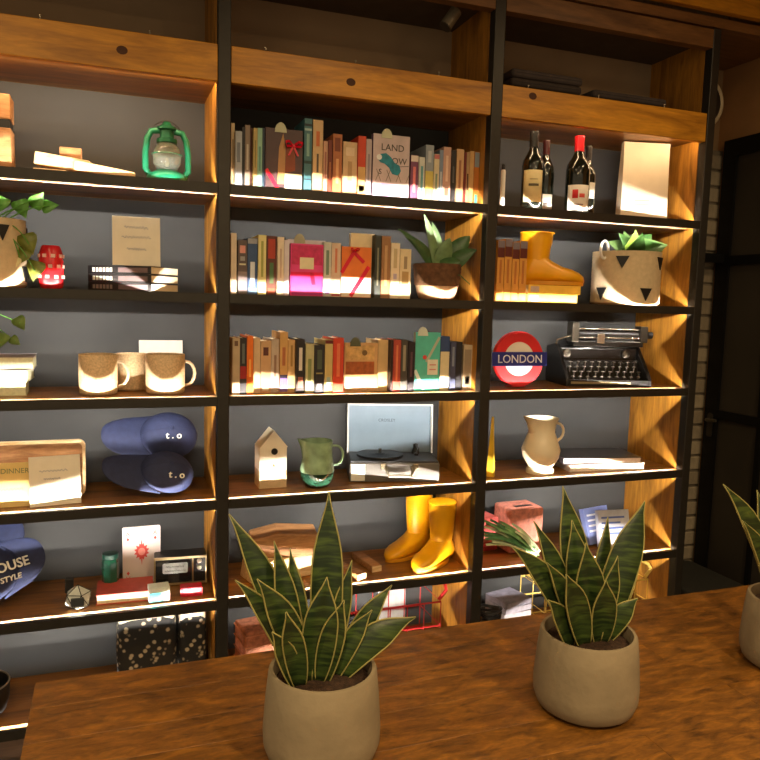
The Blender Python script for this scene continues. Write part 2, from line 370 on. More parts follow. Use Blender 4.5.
R2 = [
 (231.0, 236.6, 233, .06, (222, 206, 182), 'slim cream', []),
 (238.0, 247.2, 240, .075, (92, 80, 78), 'charcoal', [(.76, .9, .6, (220, 150, 140)), (.62, .7, .5, (150, 150, 150)), (.54, .57, .7, (200, 200, 170)), (.02, .42, .98, (130, 118, 116))]),
 (247.6, 257.6, 238, .07, (50, 78, 120), 'navy blue', [(.15, .58, .45, (205, 212, 220)), (.9, .99, .98, (150, 152, 158)), (.02, .12, .9, (100, 130, 176))]),
 (258.0, 266.2, 235, .06, (214, 204, 140), 'pale yellow', [(.3, .9, .3, (156, 156, 80))]),
 (266.8, 276.6, 236, .075, (88, 44, 34), 'dark maroon and green', [(.62, .95, .7, (170, 56, 34)), (.2, .55, .4, (70, 106, 66)), (.03, .12, .7, (160, 70, 40))]),
 (277.2, 284.0, 237, .06, (214, 200, 176), 'beige', [(.3, .8, .3, (186, 160, 140))]),
 (284.3, 289.2, 240, .065, (206, 196, 204), 'pale lilac', []),
 None,
 (324.0, 331.2, 242, .075, (190, 190, 178), 'pale grey-green', [(.4, .85, .4, (110, 130, 110)), (.05, .12, .6, (140, 90, 150))]),
 (331.6, 340.6, 243, .075, (206, 180, 156), 'beige and pink', [(.45, .9, .25, (200, 120, 90)), (.02, .05, .9, (170, 40, 60))]),
 None,
 (375.2, 381.0, 235, .075, (46, 50, 42), 'dark green-black', [(.2, .8, .25, (130, 130, 110))]),
 (381.6, 390.6, 236, .08, (150, 108, 70), 'brown-tan', [(.2, .85, .3, (190, 150, 104))]),
 (391.0, 399.6, 243, .075, (222, 206, 176), 'cream white', [(.35, .45, .4, (170, 160, 180)), (.55, .9, .4, (190, 170, 130))]),
 (400.0, 410.8, 249, .075, (216, 198, 158), 'short cream', [(.3, .55, .6, (170, 140, 90)), (.6, .85, .3, (150, 130, 100))]),
]
R3 = [
 (232.6, 239.8, 338, .055, (186, 164, 132), 'beige', [(.86, .95, .5, (110, 80, 60))]),
 (240.2, 246.6, 338, .055, (44, 40, 40), 'black and red', [(.28, .5, .98, (150, 30, 26)), (.55, .9, .4, (96, 100, 96))]),
 (247.0, 253.2, 336, .055, (224, 110, 24), 'bright orange', [(.3, .6, .3, (240, 170, 80))]),
 (253.6, 260.2, 338, .085, (206, 180, 140), 'cream', []),
 (260.6, 271.0, 341, .085, (190, 154, 112), 'wide tan', [(.72, .88, .5, (80, 40, 30)), (.05, .25, .6, (230, 220, 200))]),
 (271.4, 279.2, 339, .085, (178, 162, 144), 'grey-beige', [(.3, .7, .3, (140, 110, 90))]),
 (280.0, 287.8, 332, .075, (196, 152, 90), 'tall tan and purple', [(.02, .24, .98, (120, 92, 150)), (.24, .3, .98, (40, 30, 50)), (.45, .75, .4, (170, 100, 60))]),
 (288.2, 295.0, 340, .08, (206, 164, 106), 'warm tan', [(.5, .9, .3, (160, 120, 60))]),
 (296.0, 304.8, 339, .06, (36, 30, 28), 'black white-lettered', [(.42, .84, .4, (206, 196, 184)), (.1, .3, .6, (150, 90, 74))]),
 (305.6, 314.0, 344, .06, (176, 170, 126), 'olive-cream', [(.25, .7, .4, (120, 130, 80))]),
 (314.6, 324.2, 345, .05, (36, 34, 36), 'short black', [(.5, .9, .5, (70, 80, 64)), (.4, .43, .7, (140, 130, 80)), (.08, .2, .5, (150, 150, 150))]),
 (325.0, 332.6, 340, .055, (196, 172, 110), 'tan red-topped', [(.93, .995, .98, (96, 24, 20)), (.1, .3, .5, (140, 160, 150))]),
 (333.2, 343.6, 338, .05, (196, 62, 36), 'red', [(.3, .9, .3, (214, 110, 70))]),
 None,
 (378.0, 387.8, 340, .085, (206, 172, 120), 'honey tan', []),
 (388.4, 393.0, 340, .055, (48, 30, 30), 'slim black-brown', []),
 (393.4, 400.6, 340, .055, (172, 70, 54), 'brick red', [(.2, .9, .25, (210, 120, 80))]),
 (401.0, 407.6, 340, .055, (70, 66, 60), 'dark grey', [(.4, .9, .4, (150, 140, 120))]),
 (408.0, 414.6, 342, .05, (38, 30, 34), 'plum-black', [(.3, .8, .3, (90, 60, 70))]),
 None,
 (440.4, 449.4, 336.5, .07, (52, 72, 116), 'cream and blue-topped', [(.0, .72, .98, (214, 200, 160))]),
 (449.8, 455.8, 342, .06, (66, 70, 96), 'slate-blue', [(.5, .9, .4, (120, 130, 150))]),
 (456.2, 461.8, 342, .07, (38, 36, 40), 'slim charcoal', []),
 (463.4, 473.6, 345, .07, (190, 170, 140), 'beige framed-cover', [(.1, .9, .8, (150, 132, 110)), (.14, .3, .5, (60, 44, 36))]),
]
for rows, fi, base, phrase, grp in ((R1, 0, (184.5, .083), 'on the top book shelf', 'books on the top book shelf'),
                                    (R2, 1, (293, .03), 'on the middle book shelf', 'books on the middle book shelf'),
                                    (R3, 2, (396, -.013), 'on the lowest book shelf', 'books on the lowest book shelf')):
    k = 0; lastx = -9
    for it in rows:
        if it is None: k += 1; continue
        px0, px1, pt, yb, col, wd, marks = it
        pm = (px0 + px1) / 2
        A = at(px0, pt + 20, yb); B = at(px1, pt + 20, yb); T = at(pm, pt, yb)
        x0 = max(A.x, lastx + .0006); x1 = min(max(B.x, x0 + .005), .9375); lastx = x1
        h = max(.12, T.z - F[fi])
        lab = '%s book, %s from the left %s' % (wd, ORD[k], phrase); k += 1
        book('book', lab, ((x0 + x1) / 2, yb, F[fi]), x1 - x0, h, random.uniform(.125, .15), col, marks, group=grp)

# books turned face out
def facebook(label, px0, px1, pt, yb, fi, col, t=.022, edge=(206, 196, 180), group='books shown face out', lean=0.0, name='book'):
    A = at(px0, pt + 25, yb); B = at(px1, pt + 25, yb); T = at((px0 + px1) / 2, pt, yb)
    wd = B.x - A.x; h = T.z - F[fi]
    b = thing(name, label, 'book', ((A.x + B.x) / 2, yb, F[fi]), group=group)
    MB().box((-wd/2, 0, 0), (wd/2, .002, h)).build('cover', mat(col, 0.45, 0, 0.10, 22), b)
    MB().box((-wd/2, t - .002, 0), (wd/2, t, h)).build('back_cover', mat(col, 0.45, 0, 0.10, 22), b)
    MB().box((-wd/2, .002, 0), (-wd/2 + .002, t - .002, h)).build('spine', mat(edge, 0.5), b)
    MB().box((-wd/2 + .002, .002, .003), (wd/2 - .003, t - .002, h - .003)).build('pages', M_PAGES, b)
    return b, wd, h
def clip(b, x, h, col=(188, 190, 160)):
    MB().prism([(-.02 * math.cos(PI * i / 8) + x, h - .012 + .032 * math.sin(PI * i / 8)) for i in range(9)], 'y', -.002, .004).build('paper_tag', mat(col, 0.6), b)
def bow(b, x, z, s, y=-.004):
    mr = mat((200, 16, 44), 0.3, 0, .15)
    for sg in (-1, 1):
        pts = [(x, y, z), (x + sg*s*.6, y - .012, z + s*.45), (x + sg*s*1.1, y - .012, z + s*.35), (x + sg*s*.9, y - .006, z - s*.1), (x, y, z)]
        rows = [[Vector(p) + Vector((0, -.004, -s*.16)), Vector(p) + Vector((0, .0, s*.16))] for p in pts]
        MB().grid(rows).build('bow_loop', mr, b, thick=.0012)
        rows = [[Vector((x, y, z)) + Vector((sg*s*f_*.6 - s*.12, -.002, -s*f_*1.2)), Vector((x, y, z)) + Vector((sg*s*f_*.6 + s*.12, -.002, -s*f_*1.2))] for f_ in (0, .5, 1)]
        MB().grid(rows).build('ribbon_tail', mr, b, thick=.0012)
    MB().cbox((x, y - .004, z), (s*.35, .008, s*.35)).build('bow_knot', mr, b, bevel=.002)
def band(b, p0, p1, wdt, col=(206, 18, 46), y=-.0012, name='ribbon'):
    p0 = Vector((p0[0], 0, p0[1])); p1 = Vector((p1[0], 0, p1[1])); d = (p1 - p0).normalized(); n = Vector((-d.z, 0, d.x)) * (wdt / 2)
    q = [p0 - n, p1 - n, p1 + n, p0 + n]
    return MB().prism([(v.x, v.z) for v in q], 'y', y, 0.0).build(name, mat(col, 0.35), b)
# top shelf: dark gift book with a red bow
b, wd, h = facebook('dark purple-brown gift book with red bow, shown face out on top shelf', 265.5, 302.5, 129, .075, 0, (74, 52, 54), edge=(120, 88, 120))
MB().prism([(-wd*.18, h*.12), (wd*.02, h*.12), (wd*.04, h*.7), (-.004, h*.93), (-wd*.14, h*.7)], 'y', -.0008, 0).build('cover_print', mat((176, 132, 84), 0.5), b)
MB().prism([(wd*.02, h*.3), (wd*.3, h*.35), (wd*.3, h*.8), (wd*.06, h*.72)], 'y', -.0007, 0).build('cover_print', mat((128, 62, 34), 0.5), b)
MB().box((wd*.02, -.002, .0), (wd*.48, -.0009, h*.3)).build('cover_label', mat((214, 204, 172), 0.6), b)
for z in (.08, .15, .22):
    MB().box((wd*.08, -.0026, h*z), (wd*.42, -.002, h*(z+.02))).build('cover_print', mat((150, 140, 100), 0.6), b)
band(b, (-wd*.48, h*.34), (-wd*.14, .004), .012)
bow(b, wd*.24, h*.74, .026); clip(b, -wd*.1, h)
# top shelf: LAND book with a bird
b, wd, h = facebook('pale patterned book with teal bird on the cover, face out on top shelf', 373.0, 409.4, 135, .07, 0, (196, 180, 182), edge=(110, 84, 110))
mt = mat((74, 70, 62), 0.5)
text('LAND', .032, mt, b, (0.004, -.0006, h*.80)); text('OW', .030, mt, b, (wd*.22, -.0006, h*.60)); text('S', .026, mt, b, (-wd*.3, -.0006, h*.42))
bird = [(-.05, .02), (-.04, .038), (-.02, .042), (-.002, .03), (.012, .012), (.03, .004), (.036, -.014), (.024, -.03), (.004, -.026), (-.008, -.006), (-.024, .006), (-.04, .01)]
MB().prism([(x, z + h*.52) for x, z in bird], 'y', -.0016, -.0004).build('bird_print', mat((28, 128, 150), 0.45, 0, .3, 60), b)
MB().prism([(-.045 + .010*math.cos(i*PI/4), h*.52 + .027 + .010*math.sin(i*PI/4)) for i in range(8)], 'y', -.0022, -.0015).build('bird_print', mat((226, 232, 232), 0.5), b)
for i in range(7):
    xx = -wd*.42 + i * wd*.14
    band(b, (xx, h*.28), (xx + .016 * (-1)**i, h*.46), .0016, (96, 92, 70), -.0008, 'cover_print')
band(b, (wd*.2, h*.52), (wd*.48, h*.54), .002, (70, 66, 60), -.0008, 'cover_print')
MB().box((-wd*.3, -.0009, h*.16), (wd*.1, -.0002, h*.24)).build('cover_print', mat((190, 120, 180), 0.5), b)
MB().box((-wd*.48, -.0009, h*.02), (wd*.0, -.0002, h*.12)).build('cover_print', mat((176, 150, 190), 0.5), b)
clip(b, -wd*.14, h, (196, 200, 170))
# middle shelf: pink book
b, wd, h = facebook('bright pink book with pink ribbon, face out on the middle shelf', 290.4, 323.4, 244, .085, 1, (214, 60, 128), edge=(160, 40, 90))
MB().box((-wd*.46, -.0008, h*.6), (wd*.46, -.0002, h*.97)).build('cover_print', mat((190, 40, 92), 0.5, 0, .2, 60), b)
MB().box((-wd*.22, -.0016, h*.52), (wd*.2, -.0008, h*.74)).build('cover_label', mat((214, 206, 170), 0.5), b)
band(b, (-wd*.5, h*.42), (wd*.5, h*.43), .013, (216, 14, 70), -.002)
MB().prism([(wd*.08, h*.46), (wd*.2, h*.44), (wd*.26, h*.22), (wd*.14, h*.22)], 'y', -.004, -.002).build('ribbon_tail', mat((190, 10, 60), 0.4), b)
MB().box((-wd*.46, -.001, h*.02), (wd*.46, -.0002, h*.07)).build('cover_print', mat((176, 40, 120), 0.5), b)
b['label'] = 'bright pink book with pink ribbon, face out on the middle shelf'
b2, wd2, h2 = facebook('large pale lilac book standing behind the pink book', 288.0, 325.0, 240, .108, 1, (196, 186, 196), t=.03)
clip(b2, -wd2*.2, h2, (160, 156, 130))
# middle shelf: orange book with crossing red ribbons, cream book behind it
b, wd, h = facebook('orange and white book tied with red ribbons, face out on middle shelf', 341.4, 371.0, 247, .085, 1, (222, 118, 44))
MB().box((-wd*.49, -.0008, 0.002), (wd*.49, -.0002, h*.40)).build('cover_print', mat((226, 214, 190), 0.5), b)
MB().box((-wd*.4, -.0014, h*.2), (-wd*.1, -.0008, h*.22)).build('cover_print', mat((120, 140, 130), 0.5), b)
band(b, (-wd*.5, h*.48), (-wd*.06, h*.93), .013, y=-.002); band(b, (-.02, .004), (wd*.42, h*.62), .014, y=-.002); band(b, (-wd*.1, h*.9), (wd*.25, h*.7), .012, y=-.0022)
bow(b, -wd*.1, h*.93, .014)
b, wd, h = facebook('tall cream book standing behind the red-ribboned orange book', 350.5, 374.0, 233.5, .111, 1, (222, 200, 158), t=.02)
# lowest shelf: tan picture book and mint gift book, blue book behind
b, wd, h = facebook('tan book with brown picture cover, face out on the lowest shelf', 344.2, 377.4, 343, .075, 2, (196, 154, 104))
MB().box((-wd*.46, -.0008, h*.36), (wd*.4, -.0002, h*.62)).build('cover_print', mat((156, 84, 40), 0.5, 0, .3, 50), b)
MB().box((-wd*.46, -.0008, h*.66), (wd*.4, -.0002, h*.95)).build('cover_print', mat((200, 160, 100), 0.5, 0, .35, 45), b)
MB().box((-wd*.47, -.0012, h*.08), (-wd*.06, -.0002, h*.3)).build('cover_label', mat((216, 220, 214), 0.5), b)
for z in (.14, .2): MB().box((-wd*.4, -.0018, h*z), (-wd*.12, -.0012, h*(z+.03))).build('cover_print', mat((150, 170, 180), 0.5), b)
MB().prism([(wd*.1+.01*math.cos(i*PI/6), h*.8+.01*math.sin(i*PI/6)) for i in range(12)], 'y', -.0014, -.0006).build('cover_print', mat((110, 84, 50), 0.5), b)
clip(b, -wd*.18, h, (84, 86, 62))
b, wd, h = facebook('mint green gift book with pale ribbon, face out on lowest shelf', 415.2, 439.8, 332.5, .06, 2, (86, 186, 168))
band(b, (-wd*.05, h*.5), (wd*.46, h*.92), .009, (178, 180, 160), -.0014); band(b, (-wd*.5, h*.36), (-wd*.12, .006), .012, (220, 232, 228), -.0014)
MB().box((-wd*.0, -.002, h*.28), (wd*.42, -.0012, h*.54)).build('cover_label', mat((222, 216, 196), 0.5), b)
for z in (.36, .44): MB().box((wd*.08, -.0026, h*z), (wd*.34, -.002, h*(z+.02))).build('cover_print', mat((200, 130, 120), 0.5), b)
MB().prism([(-wd*.12+.008*math.cos(i*PI/5), h*.58+.008*math.sin(i*PI/5)) for i in range(10)], 'y', -.002, -.0006).build('cover_print', mat((206, 70, 64), 0.5), b)
clip(b, -wd*.22, h, (200, 206, 190))

# ------------------------------------------------------------------ helpers for shelf things
def mpp(px, Y, py=400):
    p = at(px, py, Y); return (p - CAM).dot(FW) / FPX
def base(px, py, Y, fi): return (at(px, py, Y).x, Y, F[fi])
def circ(n, r, a0=0.0): return [(r * math.cos(a0 + 2*PI*i/n), r * math.sin(a0 + 2*PI*i/n)) for i in range(n)]
M_GREEN = mat((26, 120, 84), 0.28, 0.2, .2, 20, coat=0.5)
M_GREENGLASS = mat((70, 170, 130), 0.1, 0, .1, 20, trans=0.75)

# ---- left bay, top row
o = thing('wooden_box', 'upright wooden box with a dark band at the left edge of the top shelf', 'box', base(-9, 160, .13, 0))
s = mpp(0, .13)
MB().box((-.06, 0, 0), (18*s, .09, 43*s)).build('body', M_BROWNWOOD, o, bevel=.003)
MB().box((-.058, .002, 43*s), (17*s, .088, 51*s)).build('band', M_BLACK, o)
MB().box((-.06, 0, 51*s), (18*s, .09, 75*s)).build('lid', M_BROWNWOOD, o, bevel=.004)

o = thing('wooden_toy', 'pale wooden toy of planks lying beside the green lantern', 'toy', Vector(base(84, 172, .12, 0)) + Vector((0, 0, .0095)))
s = mpp(84, .12)
MB().box((-44*s, 0, .014), (6*s, .05, .052), Rz(-.2)@Ry(.13), (-15*s, .02, .03)).build('plank', M_PALEWOOD, o, bevel=.003)
MB().box((-10*s, -.02, 0), (47*s, .02, .030), Ry(.10)@Rz(.2), (20*s, 0, .015)).build('plank', M_PALEWOOD, o, bevel=.006)
MB().box((-45*s, -.01, 0), (-15*s, .03, .010)).build('plank', M_PALEWOOD, o, bevel=.003)
MB().box((-22*s, .02, .050), (-2*s, .06, .052+10*s)).build('block', M_BROWNWOOD, o, bevel=.003)

o = thing('storm_lantern', 'green metal hurricane lantern with clear glass globe', 'lantern', base(167, 172, .15, 0))
s = mpp(167, .15); H = 66*s
MB().lathe([(.045, 0), (.062, .004), (.066, .018), (.060, .034), (.040, .044), (.030, .050), (0, .050)], 28).build('tank', M_GREEN, o, smooth=True)
MB().lathe([(.030, .050), (.042, .070), (.045, .092), (.038, .116), (.028, .132)], 28, caps=False).build('globe', mat((226, 230, 214), 0.05, 0, .05, 20, trans=0.9), o, smooth=True, thick=.0015)
MB().lathe([(.028, .132), (.032, .134), (.032, .146), (.022, .150), (.020, .172), (.030, .176), (.030, .182), (.016, .190), (.010, .200), (0, .202)], 24).build('chimney', mat((30, 92, 62), 0.35, .4), o, smooth=True)
for sg in (-1, 1):
    MB().tube([(sg*.050, 0, .028), (sg*.066, 0, .05), (sg*.066, 0, .10), (sg*.060, 0, .145), (sg*.048, 0, .168), (sg*.022, 0, .172)], .010, 12).build('side_tube', M_GREEN, o, smooth=True)
MB().tube([(.052*math.cos(a), .02, .150 + .058*math.sin(a)) for a in [PI*i/14 for i in range(15)]], .0016, 6).build('bail_handle', M_STEEL, o, smooth=True)
MB().lathe([(.010, .05), (.012, .07), (.006, .085), (0, .092)], 12).build('burner', mat((200, 170, 110), 0.4, .6), o, smooth=True)
MB().tube([(.046*math.cos(a), .046*math.sin(a), .098) for a in [2*PI*i/20 for i in range(20)]], .0016, 6, True).build('globe_guard', M_GREEN, o)

# ---- rope baskets with plants
def heart_leaf(mbx, c, d, up, size):
    d = Vector(d).normalized(); up = Vector(up).normalized(); sd = d.cross(up).normalized(); up = sd.cross(d)
    prof = [(0, .06), (-.10, .22), (-.06, .40), (.12, .50), (.35, .46), (.6, .30), (.85, .11), (1.0, .0)]
    rows = []
    for t, wv in prof:
        p = Vector(c) + d * (t * size)
        cv = -.22 * t * t * size
        rows.append([p - sd*wv*size + up*(cv + wv*size*.25), p + up*cv, p + sd*wv*size + up*(cv + wv*size*.25)])
    mbx.grid(rows)
def basket(px, py, Y, fi, rpx, hpx, label, ring=True):
    s = mpp(px, Y); r = rpx*s; h = hpx*s
    o = thing('woven_basket', label, 'basket', base(px, py, Y, fi))
    prof = [(r*.90, 0), (r*.97, .006)]
    n = 13
    for i in range(n):
        z = .01 + (h - .012)*i/(n-1); prof += [(r*.995, z - .002), (r, z + .002)]
    prof += [(r*.97, h), (r*.94, h - .004), (r*.92, .03), (0, .03)]
    MB().lathe(prof, 40).build('body', mat((206, 186, 150), 0.85, 0, .08, 60, .3), o, smooth=True)
    for a, zf in ((-1.05, .80), (-1.62, .22), (-2.35, .80), (-2.95, .22), (-.25, .22), (.3, .8)):
        pts = []
        for da, dz in ((-.19, .10), (.19, .10), (0, -.13)):
            pts.append(((r + .0045)*math.cos(a + da), (r + .0045)*math.sin(a + da), h*(zf + dz)))
        pts2 = [(x*.97, y*.97, z) for x, y, z in pts]
        MB().add(pts + pts2, [(0, 1, 2), (5, 4, 3), (0, 3, 4, 1), (1, 4, 5, 2), (2, 5, 3, 0)]).build('black_triangle', M_BLACK, o)
    if ring:
        MB().tube([(-r*.90 + 0.001, -r*.35 + .016*math.cos(a)*.3, h + .004 + .030*math.sin(a)) if False else (-r*1.0 + .018*math.cos(a), -r*.25, h + .004 + .034*math.sin(a)) for a in [2*PI*i/18 for i in range(18)]], .0055, 8, True).build('rope_handle', M_WHITE, o, smooth=True)
    MB().lathe([(0, .032), (r*.91, .032), (r*.91, h - .03), (0, h - .026)], 24).build('soil', mat((46, 34, 26), 0.95, 0, .3, 80, .5), o)
    return o, r, h
bk, r, h = basket(624, 304, .155, 1, 32.5, 51, 'cream woven basket with black triangles beside the yellow boot')
gl = [mat((62, 98, 46), 0.4, 0, .25, 60), mat((100, 130, 74), 0.4, 0, .25, 60), mat((128, 160, 60), 0.4, 0, .2, 60)]
pt = thing('potted_plant', 'green leafy houseplant growing in the triangle-patterned basket by yellow boot', 'plant', (bk.location.x, .155, F[1] + h - .026))
for i, (dx, dy, dz, L, gi) in enumerate(((-.09, -.03, .06, .075, 1), (-.06, -.05, .085, .075, 0), (.0, -.05, .085, .070, 2), (.07, -.03, .085, .085, 0), (.10, -.06, .055, .10, 1), (.05, -.08, .05, .085, 0), (-.02, -.02, .08, .07, 1), (.12, -.04, .075, .085, 0), (.0, -.07, .06, .08, 0), (.09, -.02, .07, .08, 1))):
    d = Vector((dx, dy, dz)); st = d * .35
    L *= 1.25; lf = MB(); heart_leaf(lf, st, d, (0, -1, .7), L); L_ = lf.build('leaf', gl[gi], pt, smooth=True, thick=.001)
    MB().tube([(dx*.05, dy*.05, .0005), st*.6, st], .0022, 6).build('stem', gl[0], L_)
bk, r, h = basket(-12, 284, .13, 1, 35, 66, 'cream woven basket with black triangles at the left frame edge', ring=False)
pt = thing('potted_pothos', 'pothos with round green leaves trailing from the basket at far left', 'plant', (bk.location.x, .13, F[1] + h - .026))
def P_(px, py, Y): return at(px, py, Y) - Vector(pt.location)
mg = mat((84, 142, 50), 0.4, 0, .2, 60); md_ = mat((104, 112, 40), 0.4, 0, .3, 40)
for i, (px, py, sz, mm, dd) in enumerate(((22, 209, .050, mg, (.2, -.15, -.6)), (38, 200, .050, mg, (.3, -.2, .6)), (50, 206, .044, mg, (.9, -.2, .3)), (1, 205, .046, mg, (-.3, -.2, -.6)), (29, 244, .058, md_, (.25, -.2, -.9)), (20, 257, .054, md_, (-.5, -.2, -.7)), (35, 271, .056, md_, (-.3, -.2, -.9)), (12, 264, .046, mat((210, 200, 150), .5), (-.4, -.2, -.8)))):
    c = P_(px, py, .07); lf = MB(); heart_leaf(lf, c - Vector(dd).normalized()*sz*.45, dd, (-.2, -1, .3), sz); L_ = lf.build('leaf', mm, pt, smooth=True, thick=.001)
    root = Vector((.02 + .01*(i % 3), -.06, 0)); mid = (c + root)/2 + Vector((0, -.02, .03 if py < 230 else .06))
    pts = [root*(1-t)**2 + mid*2*t*(1-t) + c*t*t for t in [j/8 for j in range(9)]]
    MB().tube([p for p in pts], .0018, 6).build('stem', mg, L_)
# ---- left bay, second row
o = thing('red_jar', 'red patterned glass candle jar on the shelf below the wooden toy', 'jar', base(51.5, 285, .11, 1))
s = mpp(51, .11); r = 11.5*s; H = 42*s
MB().lathe([(r*.7, 0), (r*.9, .004), (r*.98, .018), (r, H*.45), (r*.97, H*.8), (r*.80, H*.96), (r*.70, H), (r*.62, H - .002), (r*.6, H*.9), (0, H*.88)], 28).build('body', mat((196, 26, 34), 0.25, 0, .25, 40, coat=.5), o, smooth=True)
for zf in (.28, .52, .76):
    for k in range(9):
        a = 2*PI*k/9 + zf
        MB().cbox((r*1.0*math.cos(a), r*1.0*math.sin(a), H*zf), (.004, .011, .010), Rz(a)).build('painted_mark', mat((236, 190, 180), 0.5), o)
# three dark albums, their corner turned to the front
alb = [mat((28, 26, 27), .4), mat((34, 31, 32), .4), mat((24, 23, 24), .4)]
c0 = at(151, 289, .035)
for k in range(3):
    nm = ('lowest', 'middle', 'topmost')[k]
    o = thing('photo_album', 'black lettered album, %s of the stack of three under the white card' % nm, 'album', (c0.x, .035, F[1] + k*.0265), rz=math.radians(-38), group='black albums in a stack')
    L1, W1, T1 = .235, .15, .0255
    MB().box((-L1, 0.002, .0025), (-.002, W1 - .002, T1 - .0025)).build('pages', M_CREAM, o)
    cv = MB().box((-L1, 0, 0), (0, W1, .0022)).box((-L1, 0, T1-.0024), (0, W1, T1-.0002)).box((-L1, 0, .0022), (0, .002, T1-.0024)).build('cover', alb[k], o)
    for j in range(6):
        MB().box((-L1 + .018 + j*.013, -.0006, .006), (-L1 + .027 + j*.013, 0, .019)).build('spine_print', M_WHITE if k else mat((120, 112, 106), .5), cv)
    MB().box((-.12, -.0005, .005), (-.012, 0, .02)).build('spine_print', mat((110, 92, 92), .5), cv)
def card(px0, px1, pt_, pb, Y, fi, label, lines, col=(228, 220, 200), tilt=.12, z=None, rz=0.0, ink=(110, 116, 150), back=True, name='sign_card'):
    A = at(px0, pb, Y); B = at(px1, pb, Y); wd = B.x - A.x; s = mpp((px0+px1)/2, Y); h = (pb - pt_)*s
    o = thing(name, label, 'card', ((A.x+B.x)/2, Y, F[fi] if z is None else z), rot=(-tilt, 0, rz))
    MB().box((-wd/2, 0, 0), (wd/2, .003, h)).build('board', mat(col, .7, 0, .04, 30), o)
    for j, (a, b, zf, hh) in enumerate(lines):
        q = MB(); scribble(q, -wd/2 + a*wd, -wd/2 + b*wd, -.0004, h*zf, hh, 7, j + int(px0)); q.build('handwriting', mat(ink, .7), o)
    return o
card(112.5, 160.5, 214, 262, .085, 1, 'white handwritten card standing on the stack of black albums', [(.25, .75, .78, .006), (.2, .8, .58, .006), (.3, .7, .34, .006)], z=F[1]+.0799)
# ---- left bay, third row
for k, (px1, hpx, col, lab) in enumerate(((26, 14, (206, 204, 166), 'pale green-edged book at the bottom of the stack of three'), (28, 12, (214, 212, 176), 'pale green-edged book in the middle of the stack of three'), (34, 13, (150, 140, 140), 'grey-covered book on top of the pale stack of three'))):
    s = mpp(10, .11); z = F[2] + (0, 14.2, 26.4)[k]*s
    c = at(px1, 380, .11)
    o = thing('stacked_book', lab, 'book', (c.x - .1, .11, z), rz=(.03, -.04, .02)[k], group='pale books stacked at the left edge')
    T1 = hpx*s
    MB().box((-.1, .002, .002), (.098, .14, T1-.002)).build('pages', mat((214, 214, 180), .8, 0, .1, 120), o)
    MB().box((-.1, 0, 0), (.1, .144, .002)).box((-.1, 0, T1-.0021), (.1, .144, T1-.0001)).build('cover', mat(col if k == 2 else (176, 174, 140), .6), o)
vine = thing('trailing_vine', 'thin vine with small green leaves hanging above the pale book stack', 'plant', (at(-42, 380, .295).x, .295, F[2]))
MB().lathe([(.026, 0), (.03, .004), (.042, .13), (.044, .15), (.040, .15), (.036, .13), (0, .128)], 24).build('pot', mat((170, 120, 84), .8), vine, smooth=True)
def V_(px, py, Y): return at(px, py, Y) - Vector(vine.location)
for px, py, sz, dd in ((20, 323, .040, (.3, -.2, -.6)), (2, 340, .040, (-.3, -.2, -.7)), (15, 341, .030, (.5, -.2, -.4)), (-14, 334, .036, (.2, -.2, -.6))):
    c = V_(px, py, .07); lf = MB(); heart_leaf(lf, c - Vector(dd).normalized()*sz*.4, dd, (-.2, -1, .3), sz); L_ = lf.build('leaf', mat((96, 120, 44), .45, 0, .25, 50), vine, smooth=True, thick=.001)
    MB().tube([(0, 0, .129), c*.5 + Vector((0, 0, .15)), c], .0015, 6).build('stem', mg, L_)
def mug(px, py, Y, rpx, hpx, label, hand=0.0, fi=2):
    s = mpp(px, Y); r = rpx*s; H = hpx*s
    o = thing('speckled_mug', label, 'mug', base(px, py, Y, fi), group='speckled stoneware mugs')
    MB().lathe([(r*.86, 0), (r*.97, .004), (r, .012), (r, H - .002), (r*.985, H), (r*.955, H-.001), (r*.94, .010), (0, .008)], 36).build('body', mat((206, 178, 138), .55, 0, .22, 160, .08), o, smooth=True)
    d = Vector((math.cos(hand), math.sin(hand), 0))
    pts = [d*(r*.97) + Vector((0, 0, H*.80))]
    for i in range(9):
        a = PI/2 - PI*i/8; pts.append(d*(r + .002 + .030*math.cos(a)) + Vector((0, 0, H*.50 + H*.31*math.sin(a))))
    pts.append(d*(r*.97) + Vector((0, 0, H*.20)))
    MB().tube(pts, .0052, 10).build('handle', mat((206, 180, 146), .5, 0, .15, 120), o, smooth=True)
    return o
mug(98.5, 393, .130, 18.2, 40, 'speckled tan mug with handle, leftmost of the three', -.1)
mug(131, 386, .235, 15.5, 36, 'speckled tan mug standing behind between the other two mugs', .4)
mug(165.5, 394, .130, 18.8, 39, 'speckled tan mug with handle in front of the white card', 0.0)
card(139.5, 183, 339, 385, .315, 2, 'blank white card standing behind the right-hand mug', [], (226, 218, 206))
# ---- left bay, fourth row
o = thing('wooden_tray', 'upright wooden tray with rounded corners behind the price cards', 'tray', Vector(base(20, 500, .15, 3)) + Vector((0, 0, .006)), rot=(-.10, 0, 0))
s = mpp(20, .15); wd = 84*s; H = 58*s; L0 = -70*s; R0 = 62*s
def rrect(x0, x1, z0, z1, r, n=5):
    out = []
    for cx_, cz_, a0 in ((x1-r, z0+r, -PI/2), (x1-r, z1-r, 0), (x0+r, z1-r, PI/2), (x0+r, z0+r, PI)):
        for i in range(n+1): a = a0 + PI/2*i/n; out.append((cx_ + r*math.cos(a), cz_ + r*math.sin(a)))
    return out
po = rrect(L0, R0, 0, H, .022); pi_ = rrect(L0+.009, R0-.009, .009, H-.009, .016)
n = len(po); vs = [(x, y, z) for y in (0, .045) for x, z in po] + [(x, y, z) for y in (0, .045) for x, z in pi_]
fs = []
for i in range(n):
    j = (i+1) % n
    fs += [(i, j, n+j, n+i), (2*n+j, 2*n+i, 3*n+i, 3*n+j), (j, i, 2*n+i, 2*n+j), (n+i, n+j, 3*n+j, 3*n+i)]
